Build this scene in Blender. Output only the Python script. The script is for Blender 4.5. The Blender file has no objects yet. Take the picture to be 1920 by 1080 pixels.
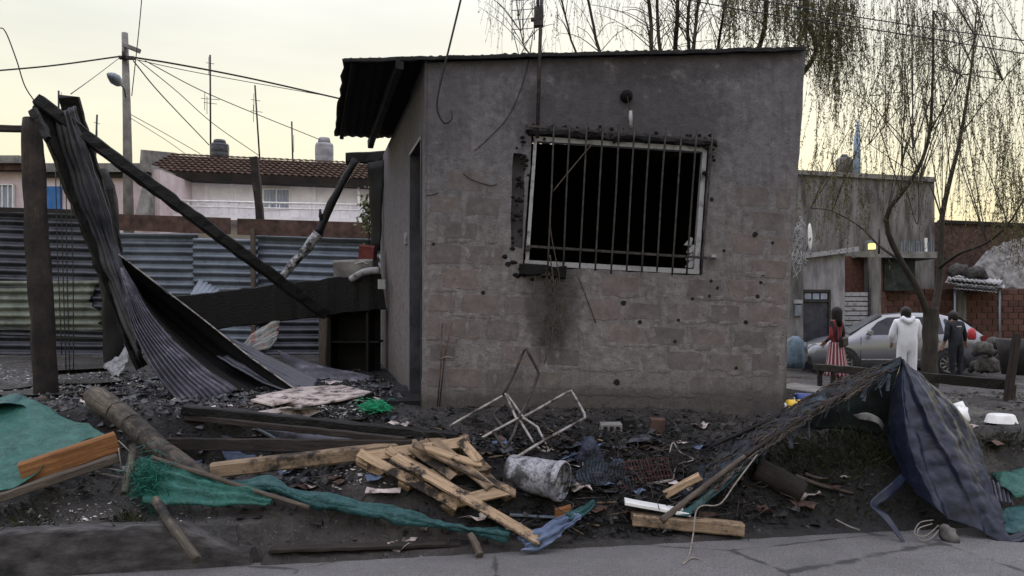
import bpy, bmesh, math, random
from mathutils import Vector, Matrix, noise as mnoise
random.seed(7)
R = math.radians
SC = bpy.context.scene
COL = SC.collection

# ------------------------------------------------------------------ camera, sky, sun, exposure
F, HY, HC = 1387.0, 585.0, 1.55          # focal length and horizon row (1920-wide units), eye height in metres
cam_d = bpy.data.cameras.new("camera")
cam = bpy.data.objects.new("camera", cam_d); COL.objects.link(cam)
cam.location = (0, 0, HC); cam.rotation_euler = (R(90), 0, 0)
cam_d.sensor_width = 36.0; cam_d.lens = F / 1920.0 * 36.0
cam_d.shift_y = (HY - 540.0) / 1920.0
cam_d.clip_start = 0.05; cam_d.clip_end = 2000
SC.camera = cam

SUN_EL, SUN_AZ = 4.0, 8.0                # degrees; azimuth measured from +Y (the view) to the right
world = bpy.data.worlds.new("World"); SC.world = world; world.use_nodes = True
wn = world.node_tree; wn.nodes.clear()
def _w(t): return wn.nodes.new(t)
sky = _w('ShaderNodeTexSky'); sky.sky_type = 'NISHITA'; sky.sun_disc = False
sky.sun_elevation = R(SUN_EL); sky.sun_rotation = R(SUN_AZ)
sky.air_density = 1.0; sky.dust_density = 1.6; sky.ozone_density = 2.0
bgn = _w('ShaderNodeBackground'); bgn.inputs['Strength'].default_value = 0.10
# a thin, even veil of high cloud over the whole sky
tc = _w('ShaderNodeTexCoord'); mp = _w('ShaderNodeMapping'); mp.inputs['Scale'].default_value = (1.0, 1.0, 5.0)
cn = _w('ShaderNodeTexNoise'); cn.inputs['Scale'].default_value = 2.2; cn.inputs['Detail'].default_value = 6
cr = _w('ShaderNodeMapRange'); cr.inputs['From Min'].default_value = .35; cr.inputs['From Max'].default_value = .7
cr.inputs['To Min'].default_value = .84; cr.inputs['To Max'].default_value = .95
mx = _w('ShaderNodeMix'); mx.data_type = 'RGBA'
sx = _w('ShaderNodeSeparateXYZ'); vr = _w('ShaderNodeValToRGB')
for e_, (p_, c_) in zip([vr.color_ramp.elements[0], vr.color_ramp.elements[1], vr.color_ramp.elements.new(.18), vr.color_ramp.elements.new(.45), vr.color_ramp.elements.new(.62)],
                        [(0.0, (.43, .355, .18)), (1.0, (.90, .88, 1.36)), (.17, (.425, .398, .285)), (.38, (.405, .405, .375)), (.62, (.66, .66, .86))]):
    e_.position = p_; e_.color = c_ + (1,)
vm = _w('ShaderNodeVectorMath'); vm.operation = 'SCALE'; c2 = _w('ShaderNodeMapRange'); c2.inputs['From Min'].default_value = .3; c2.inputs['From Max'].default_value = .75; c2.inputs['To Min'].default_value = 8.9; c2.inputs['To Max'].default_value = 10.2
out = _w('ShaderNodeOutputWorld')
L = wn.links.new
L(tc.outputs['Generated'], mp.inputs['Vector']); L(mp.outputs[0], cn.inputs['Vector'])
L(cn.outputs['Fac'], cr.inputs['Value']); L(cr.outputs[0], mx.inputs[0])
L(tc.outputs['Generated'], sx.inputs[0]); L(sx.outputs['Z'], vr.inputs[0]); L(vr.outputs[0], vm.inputs[0]); L(vm.outputs[0], mx.inputs[7]); L(cn.outputs['Fac'], c2.inputs['Value']); L(c2.outputs[0], vm.inputs['Scale'])
L(sky.outputs[0], mx.inputs[6]); L(mx.outputs[2], bgn.inputs['Color']); L(bgn.outputs[0], out.inputs['Surface'])

sd = bpy.data.lights.new("sun", 'SUN'); sd.energy = 0.08; sd.angle = R(12); sd.color = (1.0, .82, .6)
sun = bpy.data.objects.new("sun", sd); COL.objects.link(sun)
_d = Vector((math.sin(R(SUN_AZ)) * math.cos(R(SUN_EL)), math.cos(R(SUN_AZ)) * math.cos(R(SUN_EL)), math.sin(R(SUN_EL))))
sun.rotation_euler = _d.to_track_quat('Z', 'Y').to_euler(); sun.location = (3, 30, 12)

SC.view_settings.view_transform = 'Standard'; SC.view_settings.look = 'None'
SC.view_settings.gamma = 1.0; SC.view_settings.exposure = 1.4; SC.view_settings.use_curve_mapping = False
SC.cycles.use_denoising = True
SC.cycles.max_bounces = 6; SC.cycles.transparent_max_bounces = 8

# ------------------------------------------------------------------ geometry helpers
def V(*a): return Vector(a)
def P(px, py, Y): return Vector(((px - 960) / F * Y, Y, HC - (py - HY) / F * Y))
def G(px, py, z): return P(px, py, (HC - z) * F / (py - HY))
def smooth(a, b, x):
    t = max(0.0, min(1.0, (x - a) / (b - a))); return t * t * (3 - 2 * t)
def lerp(a, b, t): return a + (b - a) * t
def nz(p, s=1.0, seed=0.0): return mnoise.noise(Vector((p[0] * s + seed, p[1] * s - seed, p[2] * s + seed * .7)))
def rnd(a, b): return random.uniform(a, b)

def cat(pts, n):
    """Catmull-Rom resample of a point list to n points"""
    pts = [Vector(p) for p in pts]
    if len(pts) == 1: return pts * n
    d = [0.0]
    for i in range(1, len(pts)): d.append(d[-1] + max(1e-6, (pts[i] - pts[i - 1]).length))
    res = []
    for k in range(n):
        t = d[-1] * k / (n - 1); i = 0
        while i < len(pts) - 2 and d[i + 1] < t: i += 1
        u = (t - d[i]) / (d[i + 1] - d[i])
        p0 = pts[i - 1] if i > 0 else pts[i] * 2 - pts[i + 1]
        p1, p2 = pts[i], pts[i + 1]
        p3 = pts[i + 2] if i + 2 < len(pts) else p2 * 2 - p1
        res.append(.5 * ((2 * p1) + (p2 - p0) * u + (2 * p0 - 5 * p1 + 4 * p2 - p3) * u * u + (3 * p1 - p0 - 3 * p2 + p3) * u ** 3))
    return res

class MB:
    def __init__(s): s.v = []; s.f = []; s.m = []; s.sm = []; s.g = {}
    def add(s, vs, fs, mi=0, sm=False):
        o = len(s.v); s.v += [Vector(v) for v in vs]
        for f in fs: s.f.append([i + o for i in f]); s.m.append(mi); s.sm.append(sm)
        return s
    def box(s, c, size, mi=0, rot=None):
        c = Vector(c); hx, hy, hz = [k / 2 for k in size]
        vs = [Vector((x, y, z)) for x in (-hx, hx) for y in (-hy, hy) for z in (-hz, hz)]
        if rot is not None: vs = [rot @ v for v in vs]
        return s.add([v + c for v in vs], [(0, 1, 3, 2), (4, 6, 7, 5), (0, 4, 5, 1), (2, 3, 7, 6), (0, 2, 6, 4), (1, 5, 7, 3)], mi)
    def hexa(s, a, b, mi=0):
        """solid between two quads (lists of 4 points in the same order)"""
        return s.add(list(a) + list(b), [(3, 2, 1, 0), (4, 5, 6, 7), (0, 1, 5, 4), (1, 2, 6, 5), (2, 3, 7, 6), (3, 0, 4, 7)], mi)
    def tube(s, pts, r, n=8, mi=0, caps=True, sm=True, jit=0.0, seed=0.0):
        pts = [Vector(p) for p in pts]
        rs = r if isinstance(r, (list, tuple)) else [r] * len(pts)
        vs = []; fs = []; up = None
        for i, p in enumerate(pts):
            t = (pts[min(i + 1, len(pts) - 1)] - pts[max(i - 1, 0)])
            if t.length < 1e-9: t = Vector((0, 0, 1))
            t.normalize()
            if up is None: up = t.orthogonal().normalized()
            up = (up - t * up.dot(t))
            up = up.normalized() if up.length > 1e-6 else t.orthogonal().normalized()
            b = t.cross(up)
            for k in range(n):
                a = 2 * math.pi * k / n
                d = up * math.cos(a) + b * math.sin(a)
                rr = rs[i] * (1 + (jit * mnoise.noise(d * 1.3 + Vector((i * .37 + seed, seed, 0))) if jit else 0))
                vs.append(p + d * rr)
        for i in range(len(pts) - 1):
            for k in range(n):
                k2 = (k + 1) % n
                fs.append((i * n + k, i * n + k2, (i + 1) * n + k2, (i + 1) * n + k))
        s.add(vs, fs, mi, sm)
        o = len(s.v) - len(vs); L_ = 0.0; sh = rnd(0, 50)
        for i in range(len(pts)):
            if i: L_ += (pts[i] - pts[i - 1]).length
            for k in range(n): s.g[o + i * n + k] = (sh + L_ * .07, math.cos(2 * math.pi * k / n) * rs[i] * 1.2, math.sin(2 * math.pi * k / n) * rs[i] * 1.2)
        if caps:
            o = len(s.v) - len(vs)
            for base, fl in ((o, True), (o + (len(pts) - 1) * n, False)):
                ring = list(range(base, base + n))
                s.f.append(ring[::-1] if fl else ring); s.m.append(mi); s.sm.append(False)
        return s
    def plank(s, p0, p1, w, t, up=(0, 0, 1), segs=1, jit=0.0, ends=0.0, mi=0, taper=1.0, bend=0.0, cham=.12, seed=None):
        """timber from p0 to p1; w across, t along up; chamfered eight-sided section"""
        p0, p1 = Vector(p0), Vector(p1); ax = (p1 - p0).normalized()
        up = Vector(up); sd_ = ax.cross(up)
        if sd_.length < 1e-4: sd_ = ax.orthogonal()
        sd_.normalize(); up = sd_.cross(ax).normalized()
        seed = rnd(0, 99) if seed is None else seed
        c = cham * min(w, t); hw, ht = w / 2, t / 2
        sec = [(-hw + c, -ht), (hw - c, -ht), (hw, -ht + c), (hw, ht - c), (hw - c, ht), (-hw + c, ht), (-hw, ht - c), (-hw, -ht + c)]
        vs = []; fs = []; n = 8
        for i in range(segs + 1):
            u = i / segs; k = lerp(1, taper, u)
            o = p0.lerp(p1, u) + up * bend * math.sin(math.pi * u)
            for j, (a, b) in enumerate(sec):
                q = o + sd_ * a * k + up * b * k
                if jit: q += Vector((nz(q, 9, seed), nz(q, 9, seed + 5), nz(q, 9, seed + 9))) * jit
                if ends and i in (0, segs): q += ax * ends * nz((a * 40, b * 40, i), 1, seed)
                vs.append(q)
        for i in range(segs):
            for j in range(n):
                j2 = (j + 1) % n
                fs.append((i * n + j, i * n + j2, (i + 1) * n + j2, (i + 1) * n + j))
        fs.append(tuple(range(n))[::-1]); fs.append(tuple(range(segs * n, segs * n + n)))
        s.add(vs, fs, mi); o = len(s.v) - len(vs); Ln = (p1 - p0).length
        for i in range(segs + 1):
            for j, (a, b) in enumerate(sec): s.g[o + i * n + j] = (seed + Ln * i / segs * .07, a, b + seed)
        return s
    def grid(s, rows, mi=0, sm=True, skip=None):
        nu, nv = len(rows), len(rows[0])
        vs = [p for r in rows for p in r]; fs = []
        for i in range(nu - 1):
            for j in range(nv - 1):
                if skip and skip(i / (nu - 1), j / (nv - 1)): continue
                fs.append((i * nv + j, i * nv + j + 1, (i + 1) * nv + j + 1, (i + 1) * nv + j))
        return s.add(vs, fs, mi, sm)
    def disc(s, c, nrm, r, n=10, mi=0):
        nrm = Vector(nrm).normalized(); u = nrm.orthogonal().normalized(); w = nrm.cross(u)
        return s.add([Vector(c) + (u * math.cos(2 * math.pi * k / n) + w * math.sin(2 * math.pi * k / n)) * r for k in range(n)], [tuple(range(n))], mi)

def surf(rails, nu, nv, corr=0, amp=0.0, wob=0.0, ws=4.0, seed=0.0, across=False):
    """surface through rails (each a polyline); corr ridges run along the rails (or across them)"""
    rr = [cat(r, nu) for r in rails]
    rows = []
    for i in range(nu):
        rows.append(cat([r[i] for r in rr], nv) if len(rr) > 1 else None)
    outr = []
    for i in range(nu):
        o = []
        for j in range(nv):
            p = rows[i][j]
            a = rows[min(i + 1, nu - 1)][j] - rows[max(i - 1, 0)][j]
            b = rows[i][min(j + 1, nv - 1)] - rows[i][max(j - 1, 0)]
            n = a.cross(b); n = n.normalized() if n.length > 1e-9 else Vector((0, 0, 1))
            d = 0.0
            if corr: d += amp * math.sin(2 * math.pi * corr * ((i / (nu - 1)) if across else (j / (nv - 1))))
            if wob: d += wob * nz(p, ws, seed) + wob * .4 * nz(p, ws * 2.7, seed + 3)
            o.append(p + n * d)
        outr.append(o)
    return outr

def props(o, label=None, category=None, group=None, kind=None):
    if label: o['label'] = label
    if category: o['category'] = category
    if group: o['group'] = group
    if kind: o['kind'] = kind
    return o

def mesh_obj(name, mb, mats, origin=Vector((0, 0, 0))):
    me = bpy.data.meshes.new(name)
    me.from_pydata([tuple(v - origin) for v in mb.v], [], mb.f)
    mats = mats if isinstance(mats, (list, tuple)) else [mats]
    for m in mats: me.materials.append(m)
    me.polygons.foreach_set('material_index', mb.m)
    me.polygons.foreach_set('use_smooth', mb.sm)
    if mb.g:
        at = me.attributes.new('grain', 'FLOAT_VECTOR', 'POINT'); buf = []
        for i, v in enumerate(mb.v): buf += mb.g.get(i, tuple(v))
        at.data.foreach_set('vector', buf)
    me.update()
    o = bpy.data.objects.new(name, me); COL.objects.link(o)
    return o

def base_of(vs):
    n = len(vs)
    return Vector((sum(v.x for v in vs) / n, sum(v.y for v in vs) / n, min(v.z for v in vs)))

def single(name, label, category, mb, mats, group=None, kind=None, solid=0.0, off=0.0):
    og = base_of(mb.v)
    o = mesh_obj(name, mb, mats, og); o.location = og
    if solid: solidify(o, solid, off)
    return props(o, label, category, group, kind)

def root(name, label, category, loc, group=None, kind=None):
    o = bpy.data.objects.new(name, None); COL.objects.link(o); o.location = Vector(loc)
    o.empty_display_size = .2
    return props(o, label, category, group, kind)

def world_origin(o):
    p = Vector(o.location)
    while o.parent: o = o.parent; p += Vector(o.location)
    return p

def part(name, mb, mats, parent, label=None, kind=None, solid=0.0, off=0.0, bevel=0.0):
    o = mesh_obj(name, mb, mats, world_origin(parent)); o.parent = parent
    if solid: solidify(o, solid, off)
    if bevel: addbevel(o, bevel)
    return props(o, label, None, None, kind)

def solidify(o, t, off=0.0):
    m = o.modifiers.new('solid', 'SOLIDIFY'); m.thickness = t; m.offset = off
def addbevel(o, w, seg=2):
    m = o.modifiers.new('bevel', 'BEVEL'); m.width = w; m.segments = seg; m.limit_method = 'ANGLE'

# ------------------------------------------------------------------ material helpers
class NT:
    def __init__(s, name):
        s.mat = bpy.data.materials.new(name); s.mat.use_nodes = True
        s.t = s.mat.node_tree; s.t.nodes.clear()
        s.out = s.n('ShaderNodeOutputMaterial'); s.b = s.n('ShaderNodeBsdfPrincipled')
        s.l(s.b.outputs[0], s.out.inputs[0])
    def n(s, t, **k):
        x = s.t.nodes.new(t)
        for a, b in k.items(): setattr(x, a, b)
        return x
    def l(s, a, b): s.t.links.new(a, b)
    def coord(s, kind='Object', scale=(1, 1, 1), rand=True):
        t = s.n('ShaderNodeTexCoord'); m = s.n('ShaderNodeMapping'); m.inputs['Scale'].default_value = scale
        if kind == 'World':
            g = s.n('ShaderNodeNewGeometry'); s.l(g.outputs['Position'], m.inputs[0]); return m.outputs[0]
        s.l(t.outputs[kind], m.inputs[0])
        if rand:
            oi = s.n('ShaderNodeObjectInfo'); v = s.n('ShaderNodeVectorMath', operation='SCALE'); v.inputs[0].default_value = (37, 17, 53)
            s.l(oi.outputs['Random'], v.inputs['Scale']); s.l(v.outputs[0], m.inputs['Location'])
        return m.outputs[0]
    def noise(s, vec, scale, detail=5, rough=.6, dist=0.0):
        x = s.n('ShaderNodeTexNoise'); x.inputs['Scale'].default_value = scale; x.inputs['Detail'].default_value = detail
        x.inputs['Roughness'].default_value = rough; x.inputs['Distortion'].default_value = dist
        s.l(vec, x.inputs['Vector']); return x.outputs['Fac']
    def voro(s, vec, scale, feature='DISTANCE_TO_EDGE'):
        x = s.n('ShaderNodeTexVoronoi', feature=feature); x.inputs['Scale'].default_value = scale; s.l(vec, x.inputs['Vector']); return x.outputs['Distance']
    def rng(s, val, a, b, c=0.0, d=1.0, sm=False):
        x = s.n('ShaderNodeMapRange'); x.interpolation_type = 'SMOOTHSTEP' if sm else 'LINEAR'
        for k, w in zip(('From Min', 'From Max', 'To Min', 'To Max'), (a, b, c, d)): x.inputs[k].default_value = w
        s.l(val, x.inputs['Value']); return x.outputs[0]
    def math(s, op, a, b=None):
        x = s.n('ShaderNodeMath', operation=op)
        for i, q in enumerate((a, b)):
            if q is None: continue
            if isinstance(q, (int, float)): x.inputs[i].default_value = q
            else: s.l(q, x.inputs[i])
        return x.outputs[0]
    def mix(s, fac, a, b, blend='MIX'):
        x = s.n('ShaderNodeMix', data_type='RGBA', blend_type=blend)
        for i, q in ((0, fac), (6, a), (7, b)):
            if isinstance(q, (int, float)): x.inputs[i].default_value = q
            elif isinstance(q, tuple): x.inputs[i].default_value = q if len(q) == 4 else q + (1,)
            else: s.l(q, x.inputs[i])
        return x.outputs[2]
    def ramp(s, val, stops):
        x = s.n('ShaderNodeValToRGB'); e = x.color_ramp.elements
        while len(e) < len(stops): e.new(.5)
        for k, (p, c) in enumerate(stops): e[k].position = p; e[k].color = tuple(c) + (1,) if len(c) == 3 else c
        s.l(val, x.inputs[0]); return x.outputs[0]
    def bump(s, h, strength=.4, dist=.01, prev=None):
        x = s.n('ShaderNodeBump'); x.inputs['Strength'].default_value = strength; x.inputs['Distance'].default_value = dist
        s.l(h, x.inputs['Height'])
        if prev is not None: s.l(prev, x.inputs['Normal'])
        return x.outputs[0]
    def fin(s, col=None, rough=.8, nrm=None, metal=0.0, spec=None):
        for key, q in (('Base Color', col), ('Roughness', rough), ('Metallic', metal), ('Specular IOR Level', spec), ('Normal', nrm)):
            if q is None: continue
            i = s.b.inputs[key]
            if isinstance(q, (int, float)): i.default_value = q
            elif isinstance(q, tuple): i.default_value = q if len(q) == 4 else q + (1,)
            else: s.l(q, i)
        return s.mat
    def rand(s): return s.n('ShaderNodeObjectInfo').outputs['Random']

def basic(name, a, b, scale=6, rough=(.6, .9), bump=.3, bscale=40, bdist=.004, stretch=(1, 1, 1), metal=0.0, c=None, spec=.28, var=.0, lo=.35, hi=.65):
    t = NT(name); co = t.coord('Object', stretch)
    n1 = t.noise(co, scale, 6, .65)
    col = t.ramp(n1, [(lo, a), (hi, b)] if c is None else [(lo, a), ((lo + hi) / 2, b), (hi, c)])
    if var: col = t.mix(1.0, col, t.ramp(t.rand(), [(0, (1 - var,) * 3), (1, (1 + var * .3,) * 3)]), 'MULTIPLY')
    n2 = t.noise(co, bscale, 6, .7)
    ro = t.rng(n1, .3, .7, rough[1], rough[0])
    return t.fin(col, ro, t.bump(n2, bump, bdist), metal, spec)

M = {}
def wood(name, a, b, ring=18, rough=(.65, .9), var=.2, soot=0.0, worn=.7):
    t = NT(name); co = t.coord('Object', (1, 1, 1))
    at = t.n('ShaderNodeAttribute'); at.attribute_name = 'grain'; gv = at.outputs['Vector']
    n0 = t.noise(co, 4, 6, .7); gr = t.noise(gv, ring * 5, 8, .75, .8); g2 = t.noise(gv, ring * 16, 4, .7)
    col = t.ramp(gr, [(.30, tuple(x * .55 for x in a)), (.45, a), (.68, b)])
    col = t.mix(t.rng(n0, .42, .75, 0, worn), col, tuple(x * .40 for x in a))
    col = t.mix(t.rng(g2, .62, .72, 0, .7), col, tuple(x * .25 for x in a))
    if var: col = t.mix(1.0, col, t.ramp(t.rand(), [(0, (1 - var,) * 3), (1, (1.0,) * 3)]), 'MULTIPLY')
    if soot: col = t.mix(t.rng(t.noise(co, 2.6, 7, .75), .5 - soot * .3, .60, 0, .95), col, (.010, .009, .010))
    return t.fin(col, t.rng(gr, .3, .7, rough[0], rough[1]), t.bump(g2, .6, .004, t.bump(gr, .7, .010)), spec=.25)

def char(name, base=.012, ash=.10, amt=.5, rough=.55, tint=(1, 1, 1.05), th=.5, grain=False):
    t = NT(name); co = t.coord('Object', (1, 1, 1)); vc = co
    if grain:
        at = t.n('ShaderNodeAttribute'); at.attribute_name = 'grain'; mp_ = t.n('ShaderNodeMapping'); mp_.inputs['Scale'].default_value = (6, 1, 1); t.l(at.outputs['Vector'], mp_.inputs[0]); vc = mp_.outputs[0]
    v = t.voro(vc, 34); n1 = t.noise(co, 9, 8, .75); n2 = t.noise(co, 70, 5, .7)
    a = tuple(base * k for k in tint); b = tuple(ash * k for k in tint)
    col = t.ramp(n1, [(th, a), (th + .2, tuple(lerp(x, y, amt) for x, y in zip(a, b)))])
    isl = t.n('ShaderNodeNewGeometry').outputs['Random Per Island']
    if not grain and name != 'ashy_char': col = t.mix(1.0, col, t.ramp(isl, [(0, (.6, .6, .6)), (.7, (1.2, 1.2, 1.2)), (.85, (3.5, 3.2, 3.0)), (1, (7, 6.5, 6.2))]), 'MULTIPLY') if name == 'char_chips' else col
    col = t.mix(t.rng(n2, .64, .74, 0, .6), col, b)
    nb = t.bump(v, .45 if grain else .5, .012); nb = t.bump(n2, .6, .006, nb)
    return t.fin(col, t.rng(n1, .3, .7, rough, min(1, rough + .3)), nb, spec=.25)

M['char'] = char('charred_wood', .004, .020, .5, .45, grain=True)
M['chips'] = char('char_chips', .006, .04, .5, .5)
M['char_ash'] = char('ashy_char', .015, .55, .9, .7, th=.42)
M['soot'] = char('sooty_metal', .004, .010, .4, .75)
M['wood_post'] = wood('weathered_post', (.032, .024, .020), (.075, .058, .048), 14, soot=.25)
M['wood_grey'] = wood('grey_wood', (.075, .06, .048), (.17, .14, .115), 16)
M['wood_pale'] = wood('fresh_pale_wood', (.34, .235, .145), (.58, .43, .29), 10, var=.3, worn=.45, soot=-.12)
M['wood_tan'] = wood('tan_timber', (.22, .155, .10), (.36, .27, .18), 10, soot=.06)
M['wood_orange'] = wood('orange_board', (.20, .085, .030), (.34, .165, .065), 9)
M['wood_dark'] = wood('dark_wet_wood', (.022, .018, .016), (.065, .05, .042), 14)
M['log'] = wood('grey_log', (.07, .058, .045), (.19, .16, .125), 9, soot=.1)
def tin(name, a, b, rust=.3, rough=(.35, .65), metal=.35, var=.2):
    t = NT(name); co = t.coord('Object'); n1 = t.noise(co, 3, 7, .7); n2 = t.noise(co, 34, 6, .7); n3 = t.noise(t.coord('Object', (3, 3, .6)), 5, 7, .75)
    col = t.ramp(n1, [(.3, a), (.7, b)])
    col = t.mix(1.0, col, t.ramp(t.rand(), [(0, (1 - var,) * 3), (1, (1.1,) * 3)]), 'MULTIPLY')
    col = t.mix(t.rng(n3, .60 - rust * .15, .74, 0, .85), col, (.060, .033, .024)); col = t.mix(t.rng(n2, .64, .74, 0, .7), col, tuple(x * .3 for x in a))
    return t.fin(col, t.rng(n1, .3, .7, rough[0], rough[1]), t.bump(n2, .3, .004, t.bump(n1, .4, .03)), metal)
M['galv'] = tin('galvanised_sheet', (.09, .11, .14), (.20, .235, .28))
M['galv_dark'] = tin('sooted_sheet', (.018, .020, .027), (.075, .080, .100), .1, (.28, .55))
M['galv_green'] = tin('greenish_sheet', (.06, .075, .06), (.22, .25, .20), .7, (.5, .8), .1)
M['rust'] = basic('rusty_sheet', (.035, .022, .019), (.10, .058, .045), 6, (.7, .95), .4, 40, .004)
M['white_metal'] = basic('scorched_white_metal', (.07, .07, .073), (.30, .30, .31), 9, (.4, .7), .2, 60, .002, lo=.3, hi=.5)
M['black_iron'] = basic('black_iron', (.018, .017, .018), (.055, .048, .045), 20, (.5, .75), .3, 80, .002, (1, 1, 1), .3)
M['steel_tube'] = basic('steel_tube', (.045, .036, .032), (.27, .25, .24), 9, (.35, .6), .15, 60, .001, (1, 1, 1), .4, lo=.38, hi=.55)
M['tube_burnt'] = basic('burnt_tube', (.015, .014, .014), (.07, .06, .055), 12, (.5, .8), .2, 60, .002, (1, 1, 1), .3)
M['wire'] = basic('wire_black', (.012, .012, .013), (.03, .03, .03), 20, (.5, .7), 0, 20)
M['wire_pale'] = basic('pale_cord', (.12, .105, .09), (.24, .215, .19), 20, (.6, .8), 0, 20)
M['white_plastic'] = basic('white_plastic', (.55, .55, .55), (.75, .75, .74), 9, (.35, .6), .1, 40)
M['yellow_plastic'] = basic('yellow_plastic', (.55, .36, .03), (.75, .52, .06), 9, (.3, .5), .1, 30)
M['blue_plastic'] = basic('blue_plastic', (.02, .045, .20), (.05, .09, .30), 9, (.3, .5), .1, 30)
M['glass_dark'] = basic('dark_glass', (.012, .013, .015), (.02, .022, .025), 3, (.06, .1), 0, 10)
M['concrete'] = basic('grey_concrete', (.12, .115, .11), (.24, .23, .22), 5, (.8, .95), .4, 60)
M['brick'] = basic('red_brick', (.070, .034, .027), (.135, .066, .052), 12, (.85, .95), .4, 80, var=.35)
M['rubble'] = basic('rubble_grey', (.030, .028, .027), (.12, .112, .106), 9, (.7, .95), .5, 60, var=.5)
# ------------------------------------------------------------------ the setting: terrain, road, kerb
def edge(x): return 4.90 + .169 * x
def H0(x, y):
    d = y - edge(x)
    mid = .55 * smooth(.05, .80, d) + .17 * smooth(.7, 1.5, d)
    left = .20 * (1 if x < -1.75 else smooth(-.02, lerp(.08, .4, smooth(-1.75, -1.2, x)), d)) + .12 * smooth(.15, 1.3, d) + .40 * smooth(1.62, 1.86, d)
    w = smooth(-1.7, -.7, x)
    z = lerp(left, mid, w)
    r = smooth(2.3, 3.2, x)
    right = .58 * smooth(.0, .42, d) + .03
    z = lerp(z, right, r * smooth(1.9, 2.6, x))
    z += .025 * max(0, min(5.5, y - 6.5)) * (1 - r)
    z = lerp(z, lerp(z, 0.0 - .02 * max(0, y - 13), smooth(8.0, 13.2, y)), r)
    z = lerp(z, .4, (1 - r) * smooth(14, 20, y))
    if d < .07 and x < -1.60: z = -.05
    elif d < 0.0: z = lerp(z, -.05, smooth(0, -.06, d))
    return z
def H(x, y):
    z = H0(x, y); d = y - edge(x)
    if d > 0 and y < 30:
        k = smooth(0, .35, d) * (1 - .75 * smooth(7.5, 10, y)) * (1 - smooth(18, 30, y))
        z += k * (.045 * nz((x, y, 0), 1.6) + .030 * nz((x, y, 3), 4.5) + .018 * nz((x, y, 7), 12) * (1 - smooth(10, 14, y)))
    return z
def GT(px, py, off=0.0, start=3.6):
    """the point above the terrain by off along the line of sight through (px, py)"""
    Y = start
    while Y < 40:
        p = P(px, py, Y)
        if p.z <= H(p.x, p.y) + off: return p
        Y += .015
    return P(px, py, 40)
def axis(lo, a, b, hi, fine, g=1.25):
    xs = []; x = a
    while x <= b: xs.append(x); x += fine
    s = fine; x = b
    while x < hi: s *= g; x += s; xs.append(x)
    s = fine; x = a
    while x > lo: s *= g; x -= s; xs.insert(0, x)
    return xs
xs = axis(-400, -6.2, 8.2, 400, .05); ys = axis(-60, 4.0, 11.5, 700, .045)
mb = MB(); mb.grid([[Vector((x, y, H(x, y))) for x in xs] for y in ys])
mb.f = [f[::-1] for f in mb.f]

t = NT('wet_ashy_soil'); co = t.coord('World')
big = t.noise(co, .9, 5, .6); med = t.noise(co, 5, 7, .7); fine = t.noise(co, 38, 6, .75); vor = t.voro(co, 26, 'F1')
col = t.ramp(med, [(.30, (.009, .008, .008)), (.5, (.030, .026, .024)), (.72, (.068, .059, .053))])
col = t.mix(t.rng(big, .42, .62), col, t.ramp(fine, [(.35, (.006, .006, .007)), (.7, (.034, .031, .031))]))
col = t.mix(t.rng(t.noise(co, 55, 3, .6), .66, .72), col, (.22, .20, .185))
g2 = t.rng(t.noise(co, 2.3, 5, .7), .60, .70); col = t.mix(t.math('MULTIPLY', g2, .6), col, (.032, .042, .014))
wet = t.rng(t.noise(co, 1.7, 4, .6), .45, .62)
nb = t.bump(med, .6, .06); nb = t.bump(fine, .8, .03, nb); nb = t.bump(vor, .6, .016, nb)
geo = t.n('ShaderNodeNewGeometry'); sep = t.n('ShaderNodeSeparateXYZ'); t.l(geo.outputs['Position'], sep.inputs[0])
def burnt(cx, cy, rx, ry):
    dx = t.math('DIVIDE', t.math('SUBTRACT', sep.outputs['X'], cx), rx); dy = t.math('DIVIDE', t.math('SUBTRACT', sep.outputs['Y'], cy), ry)
    d = t.math('ADD', t.math('ADD', t.math('MULTIPLY', dx, dx), t.math('MULTIPLY', dy, dy)), t.rng(med, .3, .7, -.4, .4))
    return t.rng(d, .5, 1.2, .9, 0, True)
for a_ in ((.6, 5.55, 1.7, .5), (-2.7, 7.7, 2.8, 2.2), (2.4, 5.5, .9, .5)): col = t.mix(burnt(*a_), col, t.ramp(fine, [(.35, (.004, .004, .005)), (.7, (.020, .019, .020))]))  # last oval also paints the shade under the tent into the burnt soil
soak = t.math('MAXIMUM', wet, burnt(-3.6, 7.9, 1.6, 1.6))
M['soil'] = t.fin(col, t.rng(soak, 0, 1, .85, .20), nb, spec=.45)
props(mesh_obj('ground', mb, M['soil']), kind='structure')

# asphalt road, a sheet 4 mm and more above the bed
t = NT('asphalt'); co = t.coord('World')
n1 = t.noise(co, 90, 4, .7); n2 = t.noise(co, 1.4, 6, .65); n3 = t.voro(co, 130, 'F1')
col = t.ramp(n1, [(.3, (.075, .073, .076)), (.5, (.155, .150, .153)), (.7, (.28, .27, .272))])
col = t.mix(t.rng(n2, .35, .7, 0, .55), col, (.062, .059, .060)); crk = t.voro(co, .55); crn = t.noise(co, 6, 5)
col = t.mix(t.rng(t.math('ADD', crk, t.rng(crn, .3, .7, -.012, .012)), .0, .010, .85, 0), col, (.02, .019, .019)); spk = t.noise(co, 300, 2); col = t.mix(t.rng(spk, .64, .70, 0, .6), col, (.36, .35, .34))
nb = t.bump(n3, .8, .012); nb = t.bump(n1, .6, .01, nb); nb = t.bump(n2, .3, .04, nb)
M['asphalt'] = t.fin(col, t.rng(n2, .3, .7, .5, .75), nb)
mb = MB()
rx = axis(-200, -5, 6, 200, .25); rows = []
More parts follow.
